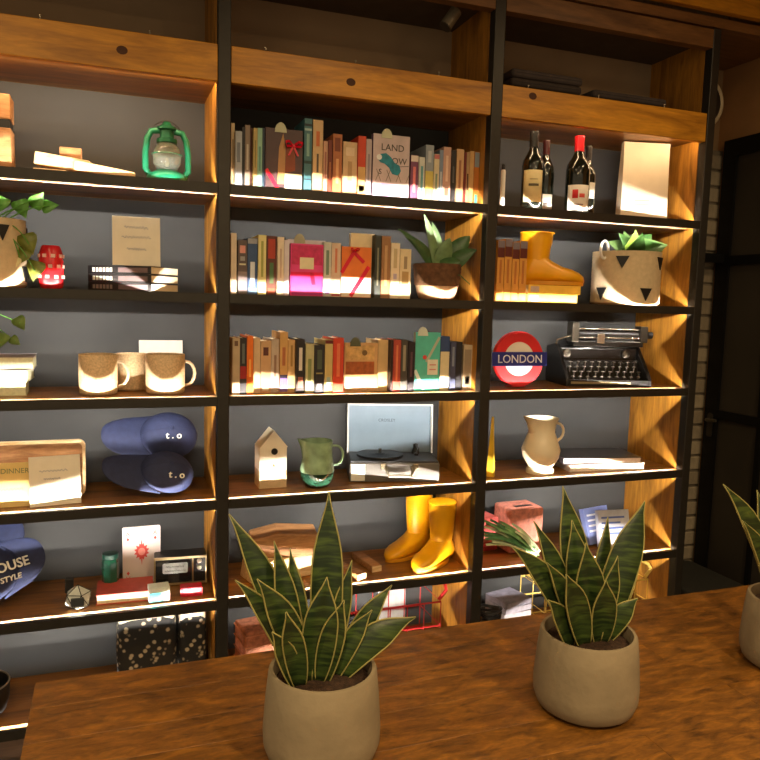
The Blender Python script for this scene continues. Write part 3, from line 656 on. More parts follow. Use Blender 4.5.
MB().add(vs, fs).build('rim', M_PALEWOOD, o, smooth=True)
MB().prism(pi_, 'y', .038, .044).build('bottom_board', M_BROWNWOOD, o)
card(-8, 29.5, 460, 505, .085, 3, 'yellow printed card with lettering standing in front of the wooden tray', [(.1, .85, .40, .005), (.25, .8, .22, .005)], (224, 196, 126), tilt=.1, ink=(120, 130, 90))
oc = bpy.context.scene.objects[-1]
cy = [q for q in bpy.data.objects if q.get('label', '').startswith('yellow printed card')][0]
text('DINNER', .022, mat((120, 130, 90), .7), cy, (.012, -.0006, .11))
card(30, 81.5, 457, 507, .075, 3, 'white handwritten price card leaning on the wooden tray', [(.2, .75, .70, .004), (.28, .6, .54, .004), (.25, .55, .30, .008)], tilt=.16, rz=.14)
# ---- baseball caps
M_NAVY = mat((42, 49, 82), .8, 0, .12, 60, .15)
def cap(label, loc, sx, rot, words, col=M_NAVY, size=.03, k=1.0, bl=.085):
    """crown towards +x*sx's opposite side, brim pointing along sx"""
    o = thing('baseball_cap', label, 'cap', loc, rot=rot, group='navy caps')
    rx, ry, rz_ = .098*k, .088*k, .065*k
    rings = []
    for i in range(9):
        a = PI/2*i/8.3
        rings.append([(rx*math.cos(a)*math.cos(t), ry*math.cos(a)*math.sin(t), rz_*math.sin(a)) for t in [2*PI*j/28 for j in range(28)]])
    MB().loft(rings[::1], caps=True).build('crown', col, o, smooth=True)
    MB().lathe([(.008, 0), (.008, .003), (.004, .006), (0, .007)], 10).build('top_button', col, o, loc=(0, 0, rz_ - .001))
    rows = []
    for i in range(8):
        t = i/7; row = []
        for j in range(13):
            v = -1 + 2*j/12
            inner = rx*.86*math.sqrt(max(0, 1 - (v*.93)**2)); outer = inner + bl*k*math.sqrt(max(0, 1 - abs(v)**3.2)) + .002
            x = inner + (outer - inner)*t
            row.append((sx*x, ry*.97*v, .004 - .030*k*v*v*(.4 + .6*t) + .012*t))
        rows.append(row)
    MB().grid(rows).build('brim', col, o, smooth=True, thick=.004)
    for j in range(6):
        a = PI*j/3
        MB().tube([(rx*1.003*math.cos(e)*math.cos(a), ry*1.003*math.cos(e)*math.sin(a), rz_*1.003*math.sin(e)) for e in [PI/2*q/8 for q in range(9)]], .0007, 4).build('seam', mat((40, 46, 76), .8), o)
    for body, sz, p, r_ in words:
        text(body, sz, mat((244, 242, 236), .6, 0, .02), o, p, r_, depth=.002, bold=.012)
    return o
c = at(160, 485, .13)
cap('navy cap lettered in white lying on its side, lower of the pair', (c.x + .022, .125, F[3] + .072), -1, (.75, .16, .22), [('t . o', .032, (.012, -.042, .051), (.50, 0, 0))], k=.90, bl=.15)
c = at(160, 455, .16)
cap('navy cap lettered in white lying on its side, upper of the pair', (c.x + .034, .238, F[3] + .176), -1, (.95, .04, .10), [('t . o', .032, (.005, -.028, .062), (.35, 0, 0))], k=.98, bl=.14)
c = at(-12, 585, .10)
cap('navy cap with HOUSE lettering at the left edge, in front', (c.x - .018, .150, F[4] + .108), 1, (.95, -.32, .10), [('HOUSE', .042, (.078, -.020, .054), (.25, .55, .10)), ('STYLE', .024, (.075, -.056, .043), (.65, .45, .05))], k=1.08)
c = at(-22, 555, .18)
cap('navy cap at the left edge behind the HOUSE cap', (c.x - .05, .262, F[4] + .17), 1, (.9, -.2, .1), [('o', .03, (.09, -.02, .046), (.4, .6, 0))], k=1.05)

# ---- left bay, fifth row
o = thing('faceted_ornament', 'white and black faceted ornament on the shelf beside the caps', 'ornament', base(78, 599, .06, 4))
s = mpp(78, .06); R_ = 14*s
bm_ = bmesh.new(); bmesh.ops.create_icosphere(bm_, subdivisions=1, radius=R_)
vs = [tuple(v.co + Vector((0, 0, R_*.90))) for v in bm_.verts]; fs = [tuple(v.index for v in f.verts) for f in bm_.faces]; es = [tuple(v.index for v in e.verts) for e in bm_.edges]; bm_.free()
vs = [(x, y, max(z, 0.001)) for x, y, z in vs]
MB().add(vs, fs).build('body', mat((206, 214, 210), .25, 0, .1, 60), o)
q = MB()
for a, b in es: q.tube([vs[a], vs[b]], .0014, 5)
q.build('edge_frame', M_BLACK, o)
MB().box((-R_*.9, .012, R_*1.2), (-R_*.3, .03, R_*2.3)).build('clasp', M_BLACK, o, bevel=.003)
MB().box((-R_*.45, -R_*.93, R_*.6), (R_*.45, -R_*.80, R_*1.25)).build('dark_facet', mat((60, 66, 70), .3), o, bevel=.003)
o = thing('green_jar', 'dark green glass jar standing left of the playing card', 'jar', base(110.5, 575, .20, 4))
s = mpp(110, .20)
MB().lathe([(8*s*.9, 0), (8.4*s, .004), (8.4*s, 30*s), (7.4*s, 33*s), (6.6*s, 34*s)], 8).build('body', mat((14, 84, 62), .15, 0, .15, 30, coat=.6), o, bevel=.002)
MB().lathe([(7.6*s, 34*s), (7.8*s, 34.5*s), (7.8*s, 39*s), (0, 39.4*s)], 20).build('lid', mat((10, 60, 46), .3), o, smooth=True)
o = thing('giant_playing_card', 'large white playing card with red emblem standing at the back', 'card', Vector(base(142, 576, .235, 4)) + Vector((0, 0, .001)), rot=(-.06, 0, .02))
s = mpp(142, .235); wd = 37*s; H = 58*s
MB().prism(rrect(-wd/2, wd/2, 0, H, .006), 'y', 0, .012).build('board', mat((222, 208, 204), .5, 0, .03), o)
mr = mat((214, 76, 70), .5)
text('A', .022, mr, o, (-wd*.36, -.0004, H*.88)); text('A', .022, mr, o, (wd*.36, -.0004, H*.88)); text('A', .022, mr, o, (-wd*.36, -.0004, H*.10), (PI/2, PI, 0))
def diamond(x, z, a, b): return [(x-a, z), (x, z-b), (x+a, z), (x, z+b)]
for x, z in ((-wd*.36, H*.79), (wd*.36, H*.79), (-wd*.36, H*.19)):
    MB().prism(diamond(x, z, .005, .007), 'y', -.0008, 0).build('pip', mr, o)
MB().prism([((.018 + .008*(i % 2))*math.cos(2*PI*i/24), H*.56 + (.021 + .010*(i % 2))*math.sin(2*PI*i/24)) for i in range(24)], 'y', -.0008, 0).build('emblem', mr, o)
MB().prism(diamond(0, H*.56, .005, .048), 'y', -.0010, 0).build('emblem_point', mr, o)
MB().prism([(.012*math.cos(2*PI*i/16), H*.56 + .013*math.sin(2*PI*i/16)) for i in range(16)], 'y', -.0014, -.0006).build('emblem_centre', mat((236, 150, 140), .5), o)
# red book lying flat
o = thing('red_book', 'coral red book lying flat in front of the playing card', 'book', base(125, 594, .075, 4), rz=-.03)
s = mpp(125, .075); wd = 56*s
MB().box((-wd/2 + .003, .002, .003), (wd/2 - .001, .125, .030)).build('pages', mat((230, 214, 178), .8, 0, .1, 120), o)
MB().box((-wd/2, 0, .030), (wd/2, .13, .034)).box((-wd/2, 0, 0), (wd/2, .13, .003)).build('cover', mat((176, 70, 54), .55, 0, .15, 30), o)
o = thing('small_box', 'small turquoise and white box at the front of the shelf', 'box', base(159.5, 598, .05, 4), rz=.05)
s = mpp(159, .05)
MB().box((-10.5*s, 0, 0), (10.5*s, .05, 15*s)).build('body', mat((214, 226, 222), .4, 0, .06, 40), o, bevel=.0015)
MB().box((-10.3*s, -.0008, .0015), (4*s, 0, 10*s)).build('print', mat((20, 150, 170), .4), o); MB().box((2*s, -.0008, 3*s), (8*s, 0, 9*s)).build('print', mat((150, 206, 196), .4), o)
o = thing('red_tin', 'small flat red tin at the right end of the shelf', 'tin', base(191.5, 592, .07, 4), rz=-.05)
s = mpp(191, .07)
MB().prism(rrect(-11*s, 11*s, 0, 9*s, .004), 'y', 0, .045).build('body', mat((196, 26, 48), .3, 0, .1), o); MB().box((-8*s, -.0008, 5*s), (8*s, 0, 7.6*s)).build('print', mat((230, 150, 150), .4), o)
o = thing('retro_radio', 'small retro television-shaped radio with silver frame and knobs', 'radio', base(180.5, 578, .17, 4), rz=-.06)
s = mpp(180, .17); wd = 52*s; H = 31*s
MB().box((-wd/2, .004, .006), (wd/2, .085, H)).build('case', mat((36, 32, 30), .4), o, bevel=.005)
MB().box((-wd/2, 0, H-.008), (wd/2, .006, H)).box((-wd/2, 0, .006), (wd/2, .006, .012)).box((-wd/2, 0, .012), (-wd/2+.005, .006, H-.008)).box((wd/2-.004, 0, .012), (wd/2, .006, H-.008)).box((wd*.22, 0, .012), (wd*.25, .006, H-.008)).build('front_frame', mat((190, 170, 130), .3, .8), o)
MB().prism(rrect(-wd*.46, wd*.20, .016, H-.012, .012), 'y', .001, .005).build('screen', mat((30, 32, 36), .12, 0, .2, 20, coat=.8), o)
MB().prism(rrect(-wd*.34, wd*.14, H*.45, H*.80, .006), 'y', .0002, .001).build('screen_card', mat((150, 150, 146), .4, 0, .3, 60), o)
q = MB(); scribble(q, -wd*.28, wd*.06, -.0004, H*.68, .004, 8, 5); q.build('handwriting', M_BLACK, o)
q = MB(); scribble(q, -wd*.30, wd*.10, -.0004, H*.54, .004, 8, 6); q.build('handwriting', M_BLACK, o)
for zf in (.82, .60): MB().lathe([(.008, 0), (.008, .006), (.006, .009), (0, .010)], 14).build('knob', mat((200, 190, 170), .3, .7), o, loc=(wd*.36, .004, H*zf), rot=(PI/2, 0, 0))
MB().box((wd*.28, .001, .016), (wd*.46, .004, H*.46)).build('speaker_grille', M_BLACK, o)
for sg in (-1, 1): MB().box((sg*wd*.4 - .008, .02, 0), (sg*wd*.4 + .008, .06, .0065)).build('foot', M_BLACK, o)

# ---- left bay, sixth row: patterned fabric bins, dark bowl
def floral(name):
    M = bpy.data.materials.new(name); M.use_nodes = True; nt = M.node_tree; b = nt.nodes['Principled BSDF']; b.inputs['Roughness'].default_value = .9
    tc = nt.nodes.new('ShaderNodeTexCoord'); vo = nt.nodes.new('ShaderNodeTexVoronoi'); vo.inputs['Scale'].default_value = 46; nz = nt.nodes.new('ShaderNodeTexNoise'); nz.inputs['Scale'].default_value = 60
    nt.links.new(tc.outputs['Object'], nz.inputs['Vector']); nt.links.new(tc.outputs['Object'], vo.inputs['Vector'])
    ad = nt.nodes.new('ShaderNodeMath'); ad.operation = 'MULTIPLY_ADD'; ad.inputs[1].default_value = .35; nt.links.new(nz.outputs['Fac'], ad.inputs[0]); nt.links.new(vo.outputs['Distance'], ad.inputs[2])
    cr = nt.nodes.new('ShaderNodeValToRGB'); e = cr.color_ramp.elements; e[0].position = .38; e[0].color = lin((170, 156, 130)); e[1].position = .56; e[1].color = lin((30, 28, 27))
    nt.links.new(ad.outputs[0], cr.inputs['Fac']); nt.links.new(cr.outputs['Color'], b.inputs['Base Color']); return M
M_FLO = floral('floral_cloth')
for k, (xa, xb, nm) in enumerate(((116, 178, 'wider left one of the two'), (179, 208, 'narrower right one by the post'))):
    A = at(xa, 640, .09); B = at(xb, 640, .09); T = at((xa+xb)/2, 622 if k == 0 else 620, .09)
    wd = B.x - A.x; H = T.z - F[5]
    o = thing('fabric_bin', 'black floral fabric bin on bottom shelf, ' + nm, 'storage bin', ((A.x+B.x)/2, .09, F[5]), group='floral fabric bins')
    n = 40; rings = []
    for zf, sc in ((0, .94), (.1, .98), (.5, 1.0), (.9, .98), (1.0, .96)):
        rings.append([((wd/2)*sc*math.copysign(abs(math.cos(t))**.35, math.cos(t)), .11 + .11*sc*math.copysign(abs(math.sin(t))**.35, math.sin(t)), H*zf + (.010*math.sin(3*t) if zf > .8 else 0)) for t in [2*PI*j/n for j in range(n)]])
    MB().loft(rings, caps=True).build('body', M_FLO, o, smooth=True)
    rings = []
    for zf, sc in ((.93, .97), (1.06, .92), (1.10, .80), (1.04, .7)):
        rings.append([((wd/2)*sc*math.copysign(abs(math.cos(t))**.4, math.cos(t)), .11 + .11*sc*math.copysign(abs(math.sin(t))**.4, math.sin(t)), H*zf + .006*math.sin(5*t)) for t in [2*PI*j/n for j in range(n)]])
    MB().loft(rings, caps=True).build('lining', mat((196, 184, 160), .9, 0, .25, 60), o, smooth=True)
o = thing('dark_bowl', 'dark rounded bowl at the left end of the bottom shelf', 'bowl', base(-20, 720, .10, 5))
MB().lathe([(.04, 0), (.045, .006), (.075, .03), (.086, .07), (.088, .118), (.084, .12), (.07, .04), (0, .02)], 28).build('body', M_BLACK, o, smooth=True)
MB().tube([(.086*math.cos(a), .086*math.sin(a), .119) for a in [2*PI*i/28 for i in range(28)]], .003, 6, True).build('rim', mat((120, 116, 110), .4), o)

# ---- middle bay, second row: plant in a wooden-banded pot
o = thing('potted_houseplant', 'leafy plant in a brown textured pot beside the books', 'plant', base(436, 300, .125, 1))
s = mpp(436, .125); r = 24*s
MB().lathe([(r*.55, 0), (r*.72, .006), (r*.82, .03), (r*.86, .05)], 30, caps=True).build('pot_foot', mat((196, 164, 130), .8, 0, .2, 50, .2), o, smooth=True)
prof = [(r*.86, .05)]
for i in range(7): prof += [(r*(.9 + .012*i), .052 + i*.011), (r*(.93 + .012*i), .058 + i*.011)]
prof += [(r*.99, .128), (r*.94, .130), (r*.92, .10), (0, .098)]
MB().lathe(prof, 36).build('pot_band', mat((92, 62, 38), .85, 0, .35, 60, .6), o, smooth=True)
gp = [mat((66, 96, 58), .4, 0, .3, 40), mat((110, 136, 92), .4, 0, .25, 50)]
def blade(parent, pts, w_, material, name='leaf', fold=.18, nrm=None, margin=None):
    """long pointed leaf along pts with half-width w_(t); a fold down the middle"""
    n = len(pts); rows = []; lm = []; rm = []
    pts = [Vector(p) for p in pts]
    for i, p in enumerate(pts):
        t = i/(n-1); d = (pts[min(i+1, n-1)] - pts[max(i-1, 0)]).normalized()
        nn = Vector(nrm) if nrm is not None else (Vector((0, -1, .3)))
        sd = d.cross(nn).normalized(); up = sd.cross(d).normalized()
        wv = max(w_(t), .0006); mgw = min(.0021, wv*.25)
        e0 = p - sd*wv + up*fold*wv; e1 = p + sd*wv + up*fold*wv
        i0 = p - sd*(wv-mgw) + up*fold*(wv-mgw); i1 = p + sd*(wv-mgw) + up*fold*(wv-mgw)
        if margin: rows.append([i0, p, i1]); lm.append([e0, i0]); rm.append([i1, e1])
        else: rows.append([e0, p, e1])
    o_ = MB().grid(rows).build(name, material, parent, smooth=True, thick=.0022 if margin else .0012)
    if margin:
        q = MB(); q.grid(lm); q.grid(rm); q.build('leaf_margin', margin, o_, smooth=True, thick=.0026)
    return o_
def bez(a, b, c, n=10):
    a, b, c = Vector(a), Vector(b), Vector(c); return [a*(1-t)**2 + b*2*t*(1-t) + c*t*t for t in [i/(n-1) for i in range(n)]]
def leafw(w, peak=.45): return lambda t: w*(math.sin(PI*min(1, max(0, t))**.75)**.8*.92 + .08*(1-t))
for tx, ty, dy, w_, gi in ((398, 229, -.05, .016, 0), (424, 214, -.02, .014, 1), (432, 222, .03, .016, 1), (409, 237, -.07, .022, 0), (470, 236, -.03, .030, 0), (477, 250, -.06, .024, 0), (450, 238, -.05, .024, 1), (462, 262, -.06, .020, 0)):
    tip = at(tx, ty, .125 + dy) - Vector(o.location); b0 = Vector((random.uniform(-.02, .02), random.uniform(-.02, .02), .09)); mid = (tip + b0)/2 + Vector((0, -.01, .03))
    blade(o, bez(b0, mid, tip), leafw(w_*1.35), gp[gi], nrm=(0, -.9, .5))
MB().lathe([(0, .0985), (r*.9, .0985), (r*.7, .106), (0, .108)], 20).build('soil', mat((110, 104, 92), .95, 0, .4, 90), o)
for k in range(9):
    a = 2*PI*k/9; MB().lathe([(0, 0), (.008, .003), (.011, .010), (.007, .017), (0, .019)], 8).build('pebble', mat((126, 118, 106), .7), o, loc=(r*.68*math.cos(a), r*.68*math.sin(a), .104))
MB().tube([(r*.2, -r*.5, .10), (.06, -.07, .09), (.105, -.06, .06)], .002, 6).build('stem', gp[0], o)

# ---- middle bay, fourth row
o = thing('birdhouse', 'white wooden birdhouse with round hole and bare wood base', 'birdhouse', base(273, 485, .12, 3), rz=.02)
s = mpp(269, .10); wd = 28*s; H = 59*s; zb_ = 18*s; dp = .085
MB().box((-wd/2, 0, 0), (wd/2, dp, zb_)).build('base', mat((196, 172, 136), .7, 0, .15, 30), o)
MB().prism([(-wd/2, zb_), (wd/2, zb_), (wd/2, 42*s), (0, H), (-wd/2, 42*s)], 'y', 0, dp).build('body', mat((226, 216, 196), .65, 0, .04, 20), o)
MB().lathe([(0, 0), (.0115, 0), (.0115, .002), (0, .002)], 20).build('entrance_hole', M_BLACK, o, loc=(wd*.04, .0, 38*s), rot=(PI/2, 0, 0))
for sg in (-1, 1):
    a = math.atan2(H - 42*s, wd/2); L1 = math.hypot(H - 42*s, wd/2) + .001
    MB().box((0, -.0005, 0), (L1, dp + .0005, .003), None).build('roof_board', mat((230, 220, 200), .65, 0, .04, 20), o, loc=(0, 0, H), rot=(0, a if sg > 0 else PI - a, 0))
MB().tube([(0, 0, 24*s), (0, -.022, 24*s)], .003, 8).build('perch', M_PALEWOOD, o)
def pitcher(px, py, Y, fi, prof, material, label, hand, spout=1, ns=30, name='pitcher', spoutlen=.02, hr=.005, inner=None):
    o = thing(name, label, 'jug', base(px, py, Y, fi))
    H = prof[-1][1]; rings = []
    full = prof + [(prof[-1][0]-.004, H-.001), (prof[-2][0]-.005, prof[-2][1]), (prof[len(prof)//2][0]*.6, prof[len(prof)//2][1]), (.002, .012)]
    for r, z in full:
        f_ = max(0, (z/H - .72)/.28); ring = []
        for j in range(ns):
            t = 2*PI*j/ns; d = max(0, math.cos(t - (PI if spout < 0 else 0)))**6
            ring.append(((r + spoutlen*d*f_)*math.cos(t), r*math.sin(t), z + .010*d*f_))
        rings.append(ring)
    MB().loft(rings).build('body', material, o, smooth=True)
    MB().tube(hand, hr, 10).build('handle', material, o, smooth=True)
    return o
s = mpp(317, .11)
M_GLZ = mat((138, 168, 134), .25, 0, .35, 22, coat=.5)
pitcher(317, 480, .11, 3, [(.030, 0), (.040, .004), (16*s, 10*s), (17.5*s, 18*s), (15.5*s, 30*s), (15*s, 40*s), (15.5*s, 47*s)], M_GLZ, 'green glazed jug with looped handle beside the birdhouse',
        [(13*s, 0, 41*s)] + [(19*s + 8*s*math.cos(a), 0, 31*s + 10*s*math.sin(a)) for a in [PI*.5 - PI*1.05*i/8 for i in range(9)]] + [(14*s, 0, 20*s)], spout=-1, name='green_jug', hr=.0045)
bpy.data.objects['green_jug']['label'] = 'green glazed jug with looped handle beside the birdhouse'
MB().lathe([(.031, -.0002), (.0412, .004), (16.3*s, 10*s), (17.0*s, 14*s), (17.4*s, 15.5*s), (17*s, 15.6*s), (15*s, 10*s), (.03, .006)], 36).build('dark_foot_band', mat((24, 52, 38), .2, 0, .3, 30, coat=.5), bpy.data.objects['green_jug'], smooth=True)  # darker band around the lower part of the jug
# record player in an open case
o = thing('record_player', 'suitcase record player with raised pale blue lid and silver handle', 'record player', base(394.5, 482, .095, 3), rz=-.24)
s = mpp(394, .09); wd = 92*s; H = 27*s; dp = .205
mc = mat((92, 88, 82), .5, 0, .06, 40, .1); md2 = mat((44, 44, 46), .45)
MB().box((-wd/2, 0, 0), (wd/2, dp, H*.74)).build('case', mc, o, bevel=.005)
MB().box((-wd/2 + .004, .004, H*.74), (wd/2 - .004, dp - .004, H*.80)).build('deck', md2, o, bevel=.001)
MB().lathe([(.088, H*.81), (.089, H*.84), (.086, H*.88), (.02, H*.88), (.018, H*.90), (0, H*.90)], 40, (-.045, .105, 0)).build('platter', M_BLACK, o, smooth=True)
MB().lathe([(.006, 0), (.006, H*.2), (.0, H*.21)], 10, (-.045, .105, H*.88)).build('spindle', mat((190, 190, 186), .2, .9), o)
MB().lathe([(.016, 0), (.014, .012), (.009, .022), (.009, .036), (0, .038)], 16, (.098, .15, H*.80)).build('tonearm_base', M_BLACK, o, smooth=True)
MB().tube([(.098, .15, H*.80 + .034), (.098, .08, H*.80 + .030), (.085, .045, H*.80 + .022)], .0035, 8).build('tonearm', md2, o)
MB().cbox((.082, .038, H*.80 + .020), (.014, .022, .008)).build('cartridge', M_BLACK, o)
LH = 52*s
lid = MB().box((-wd/2 + .003, 0, 0), (wd/2 - .003, .008, LH)).build('lid', mat((112, 130, 146), .4, 0, .05, 20), o, loc=(0, dp - .03, H*.78), rot=(-.12, 0, 0))
MB().box((-wd/2, -.022, 0), (-wd/2 + .005, .008, LH)).box((wd/2 - .005, -.022, 0), (wd/2, .008, LH)).box((-wd/2 + .005, -.022, LH - .006), (wd/2 - .005, .008, LH)).build('lid_rim', mat((206, 206, 200), .5), lid)
text('CROSLEY', .016, mat((54, 62, 70), .5), lid, (-.012, -.0008, LH*.66), depth=.0006)
MB().box((-wd*.33, -.0015, H*.06), (-wd*.5 + .006, .0, H*.70)).build('front_label', mat((214, 212, 204), .5), o)
MB().tube([(-wd*.10, 0, H*.58), (-wd*.10, -.022, H*.50), (-wd*.07, -.028, H*.30), (wd*.17, -.028, H*.30), (wd*.20, -.022, H*.50), (wd*.20, 0, H*.58)], .006, 10).build('carry_handle', mat((130, 122, 106), .4, .3), o, smooth=True)
for x in (-wd*.13, wd*.23): MB().box((x - .010, -.004, H*.5), (x + .010, 0, H*.72)).build('latch', mat((196, 186, 160), .25, .9), o, bevel=.001)

# ---- middle bay, fifth row
for k, (xa, xb, ya, yb_, Y, dep, mm, lab) in enumerate(((252, 322, 540, 568, .12, .13, M_PALEWOOD, 'rough pale wooden block under the larger wooden block'), (249, 320, 512, 540, .13, .13, M_BROWNWOOD, 'rough brown wooden block on top of the paler block'))):
    A = at(xa, yb_, Y); B = at(xb, yb_, Y); s = mpp(285, Y)
    o = thing('wooden_block', lab, 'wood block', ((A.x+B.x)/2, Y, F[4] + (.0 if k == 0 else .0825)), rz=(.25, -.12)[k], group='wooden blocks behind the left snake plant')
    w2 = (B.x - A.x)/2
    MB().prism([(-w2, 0), (w2*.98, 0), (w2, .05), (w2*.86, .080), (-w2*.5, .082), (-w2*.9, .070)] if k == 0 else [(-w2, .010), (-w2*.8, 0), (w2*.9, 0), (w2, .03), (w2*.92, .078), (-w2*.2, .088), (-w2*.94, .066)], 'y', 0, dep).build('body', mm, o, bevel=.005)
    MB().box((-w2*.4, -.001, .030), (w2*.3, 0.001, .033)).build('crack', mat((90, 54, 24), .8), o)
for k, (px, py, Y, rz, L1, lab) in enumerate(((362, 572, .05, -.55, .20, 'thin pale wooden slat lying in front of the yellow boots'), (377, 562, .11, -.75, .17, 'thin pale wooden slat lying behind the front slat'))):
    o = thing('wood_offcut', lab, 'wood slat', base(px, py, Y, 4), rz=rz + .9, group='loose wooden slats')
    MB().box((-.02, 0, 0), (.02, L1, .024)).build('body', M_BROWNWOOD, o, bevel=.003)
    MB().box((-.0195, -.0012, .001), (.0195, .0, .023)).build('sawn_end', M_PALEWOOD, o)
def boot(loc, rz, k, label, rot=None, H=.235):
    o = thing('rain_boot', label, 'boot', loc, rz, group='yellow rain boots', rot=rot)
    my = mat((236, 168, 16), .35, 0, .08, 12, coat=.2)
    n = 22
    q = MB()
    R = [[(k*(ax*math.cos(t)), k*(.002 + ay*math.sin(t)), k*z) for t in [2*PI*j/n for j in range(n)]] for z, ax, ay in ((.05, .036, .040), (.09, .040, .046), (.13, .044, .050), (H*.8, .048, .055), (H, .050, .056))]
    q.loft(R)
    R = []
    for y, hw, ht in ((.053, .012, .040), (.050, .028, .062), (.040, .037, .085), (.015, .041, .115), (-.020, .042, .108), (-.050, .042, .084), (-.085, .044, .066), (-.120, .043, .056), (-.145, .035, .046), (-.162, .022, .034), (-.168, .008, .022)):
        R.append([(k*hw*math.copysign(abs(math.cos(t))**.8, math.cos(t)), k*y, k*(.010 + (ht - .010)*(.5 + .5*math.copysign(abs(math.sin(t))**.8, math.sin(t))))) for t in [2*PI*j/n for j in range(n)]])
    q.loft(R)
    q.build('shaft_and_foot', my, o, smooth=True)
    sole = [(.040*math.cos(t)*(1 if math.sin(t) > 0 else 1.05), -.060 + .108*math.sin(t)) for t in [2*PI*j/28 for j in range(28)]]
    MB().prism([(x*k, y*k) for x, y in sole], 'z', 0, .014*k).build('sole', mat((206, 140, 20), .5), o, bevel=.002*k)
    MB().tube([(.0508*k*math.cos(t), .0568*k*math.sin(t), H*k - .003) for t in [2*PI*j/24 for j in range(24)]], .0025*k, 6, True).build('top_rim', my, o)
    return o
c = base(417, 553, .265, 4); boot(c, -1.15, 1.02, 'tall yellow rain boot, left of the pair beside the slats', H=.25)
c = base(440, 562, .15, 4); boot((c[0], .150, c[2]), -1.0, 1.02, 'tall yellow rain boot, right of the pair and in front', H=.235)

# ---- wire baskets and oddments on the bottom shelf
def wire_basket(px0, px1, py, Y, col, label, hz):
    A = at(px0, py, Y); B = at(px1, py, Y); wd = B.x - A.x; H = A.z - F[5] if hz is None else hz
    o = thing('wire_basket', label, 'basket', ((A.x+B.x)/2, Y, F[5])); mm = mat(col, .4, .2)
    dp = .2
    for z in (.004, H*.5, H):
        MB().tube([(-wd/2, 0, z), (wd/2, 0, z), (wd/2, dp, z), (-wd/2, dp, z)], .0035, 6, True).build('rail', mm, o)
    for i in range(9):
        x = -wd/2 + wd*i/8
        MB().tube([(x, 0, H), (x, 0, .004), (x, dp, .004), (x, dp, H)], .0022, 6).build('wire', mm, o)
    for sg in (-1, 1):
        x = sg*wd/2
        MB().tube([(x, .02, H), (x + sg*.03, .02, H + .035), (x + sg*.04, .05, H + .045), (x + sg*.04, dp-.05, H + .045), (x + sg*.03, dp-.02, H + .035), (x, dp-.02, H)], .0075, 8).build('handle', mm, o)
    return o
wire_basket(300, 440, 626, .12, (176, 34, 34), 'red wire basket with loop handles on the bottom shelf', .19)
wire_basket(546, 646, 606, .10, (226, 192, 96), 'yellow wire basket with loop handles on the bottom shelf', .185)
o = thing('woven_box', 'red-brown woven box behind the left snake plant on the bottom shelf', 'box', base(262, 655, .12, 5), rz=.15)
MB().box((-.06, 0, 0), (.06, .13, .165)).build('body', mat((150, 92, 66), .8, 0, .35, 60, .6), o, bevel=.006)
for z in (.03, .07, .11, .15): MB().tube([(-.061, -.001, z), (.061, -.001, z), (.061, .131, z), (-.061, .131, z)], .003, 5, True).build('woven_cord', mat((176, 116, 84), .8), o)
A = at(511, 612, .2)
o = thing('paper_stack', 'stack of grey printed papers beside the black cable coil', 'papers', (A.x, .14, F[5]), rz=.2)
for k in range(6):
    MB().box((-.068, 0, .024*k), (.068, .13, .024*k + .022), Rz(random.uniform(-.08, .08))).build('sheet_bundle', mat((166 - 6*k, 156 - 5*k, 146), .8, 0, .2, 40), o)
o = thing('cable_coil', 'black coiled cable beside the steel post on the bottom shelf', 'cable', base(491, 618, .075, 5))
MB().lathe([(.035, 0), (.04, .004), (.04, .10), (.03, .104), (0, .104)], 20).build('drum', M_BLACK, o, smooth=True)
for k in range(4): MB().tube([((.034 + .003*k)*math.cos(a), (.030 + .003*k)*math.sin(a) + .003*k, .115 + .012*k + .006*math.sin(2*a + k)) for a in [2*PI*i/22 for i in range(22)]], .006, 6, True).build('cable_loop', mat((34, 34, 38), .4), o, smooth=True)
A = at(400, 600, .25)
o = tag(MB().box((-.06, 0, 0), (.06, .002, .30), Rx(-.03), (0, 0, 0)).build('paper_sheet', mat((186, 184, 180), .8)), 'white paper sheet leaning at the back of the bottom shelf', 'paper'); o.location = (A.x, .335, F[5] + .0005)

# ---- right bay, top row: candle, four wine bottles, canvas bag
o = thing('taper_candle', 'thin white candle with black tip beside the steel post', 'candle', base(502, 205, .06, 0))
s = mpp(502, .06)
MB().lathe([(.0085, 0), (.0085, 34*s), (.007, 36*s)], 14).build('stick', M_WHITE, o, smooth=True); MB().lathe([(.007, 36*s), (.0065, 41*s), (0, 42*s)], 12).build('tip', M_BLACK, o, smooth=True)
def bottle(px, py, Y, rpx, hpx, label, foil, lab, red=False):
    s = mpp(px, Y); r = rpx*s; H = hpx*s
    o = thing('wine_bottle', label, 'bottle', base(px, py, Y, 0), rz=-.45, group='dark wine bottles')
    MB().lathe([(r*.9, 0), (r, .004), (r, H*.56), (r*.93, H*.63), (r*.62, H*.71), (r*.38, H*.78), (r*.34, H*.95), (r*.38, H*.955), (r*.38, H*.985), (r*.3, H), (0, H)], 32).build('glass', mat((16, 20, 14), .12, 0, .1, 20, coat=.6), o, smooth=True)
    MB().lathe([(r*.41, H*.80), (r*.39, H*.94), (r*.42, H*.955), (r*.42, H*.995), (0, H*1.004)], 24, caps=False).build('foil', mat(foil, .35), o, smooth=True)
    def patch(a0, a1, z0, z1, col, nm='label', off=.0008):
        rows = [[((r+off)*math.cos(a0 + (a1-a0)*i/10), (r+off)*math.sin(a0 + (a1-a0)*i/10), z) for i in range(11)] for z in (z0, z1)]
        return MB().grid(rows).build(nm, mat(col, .6, 0, .05, 60), o, smooth=True, thick=.0006)
    L_ = patch(-PI*.5 - .95, -PI*.5 + .95, *[H*v for v in lab[0]], lab[1], 'paper_label')
    for (a, b, z0, z1, col) in lab[2]: patch(-PI*.5 + a, -PI*.5 + b, H*z0, H*z1, col, 'label_print', .0020)
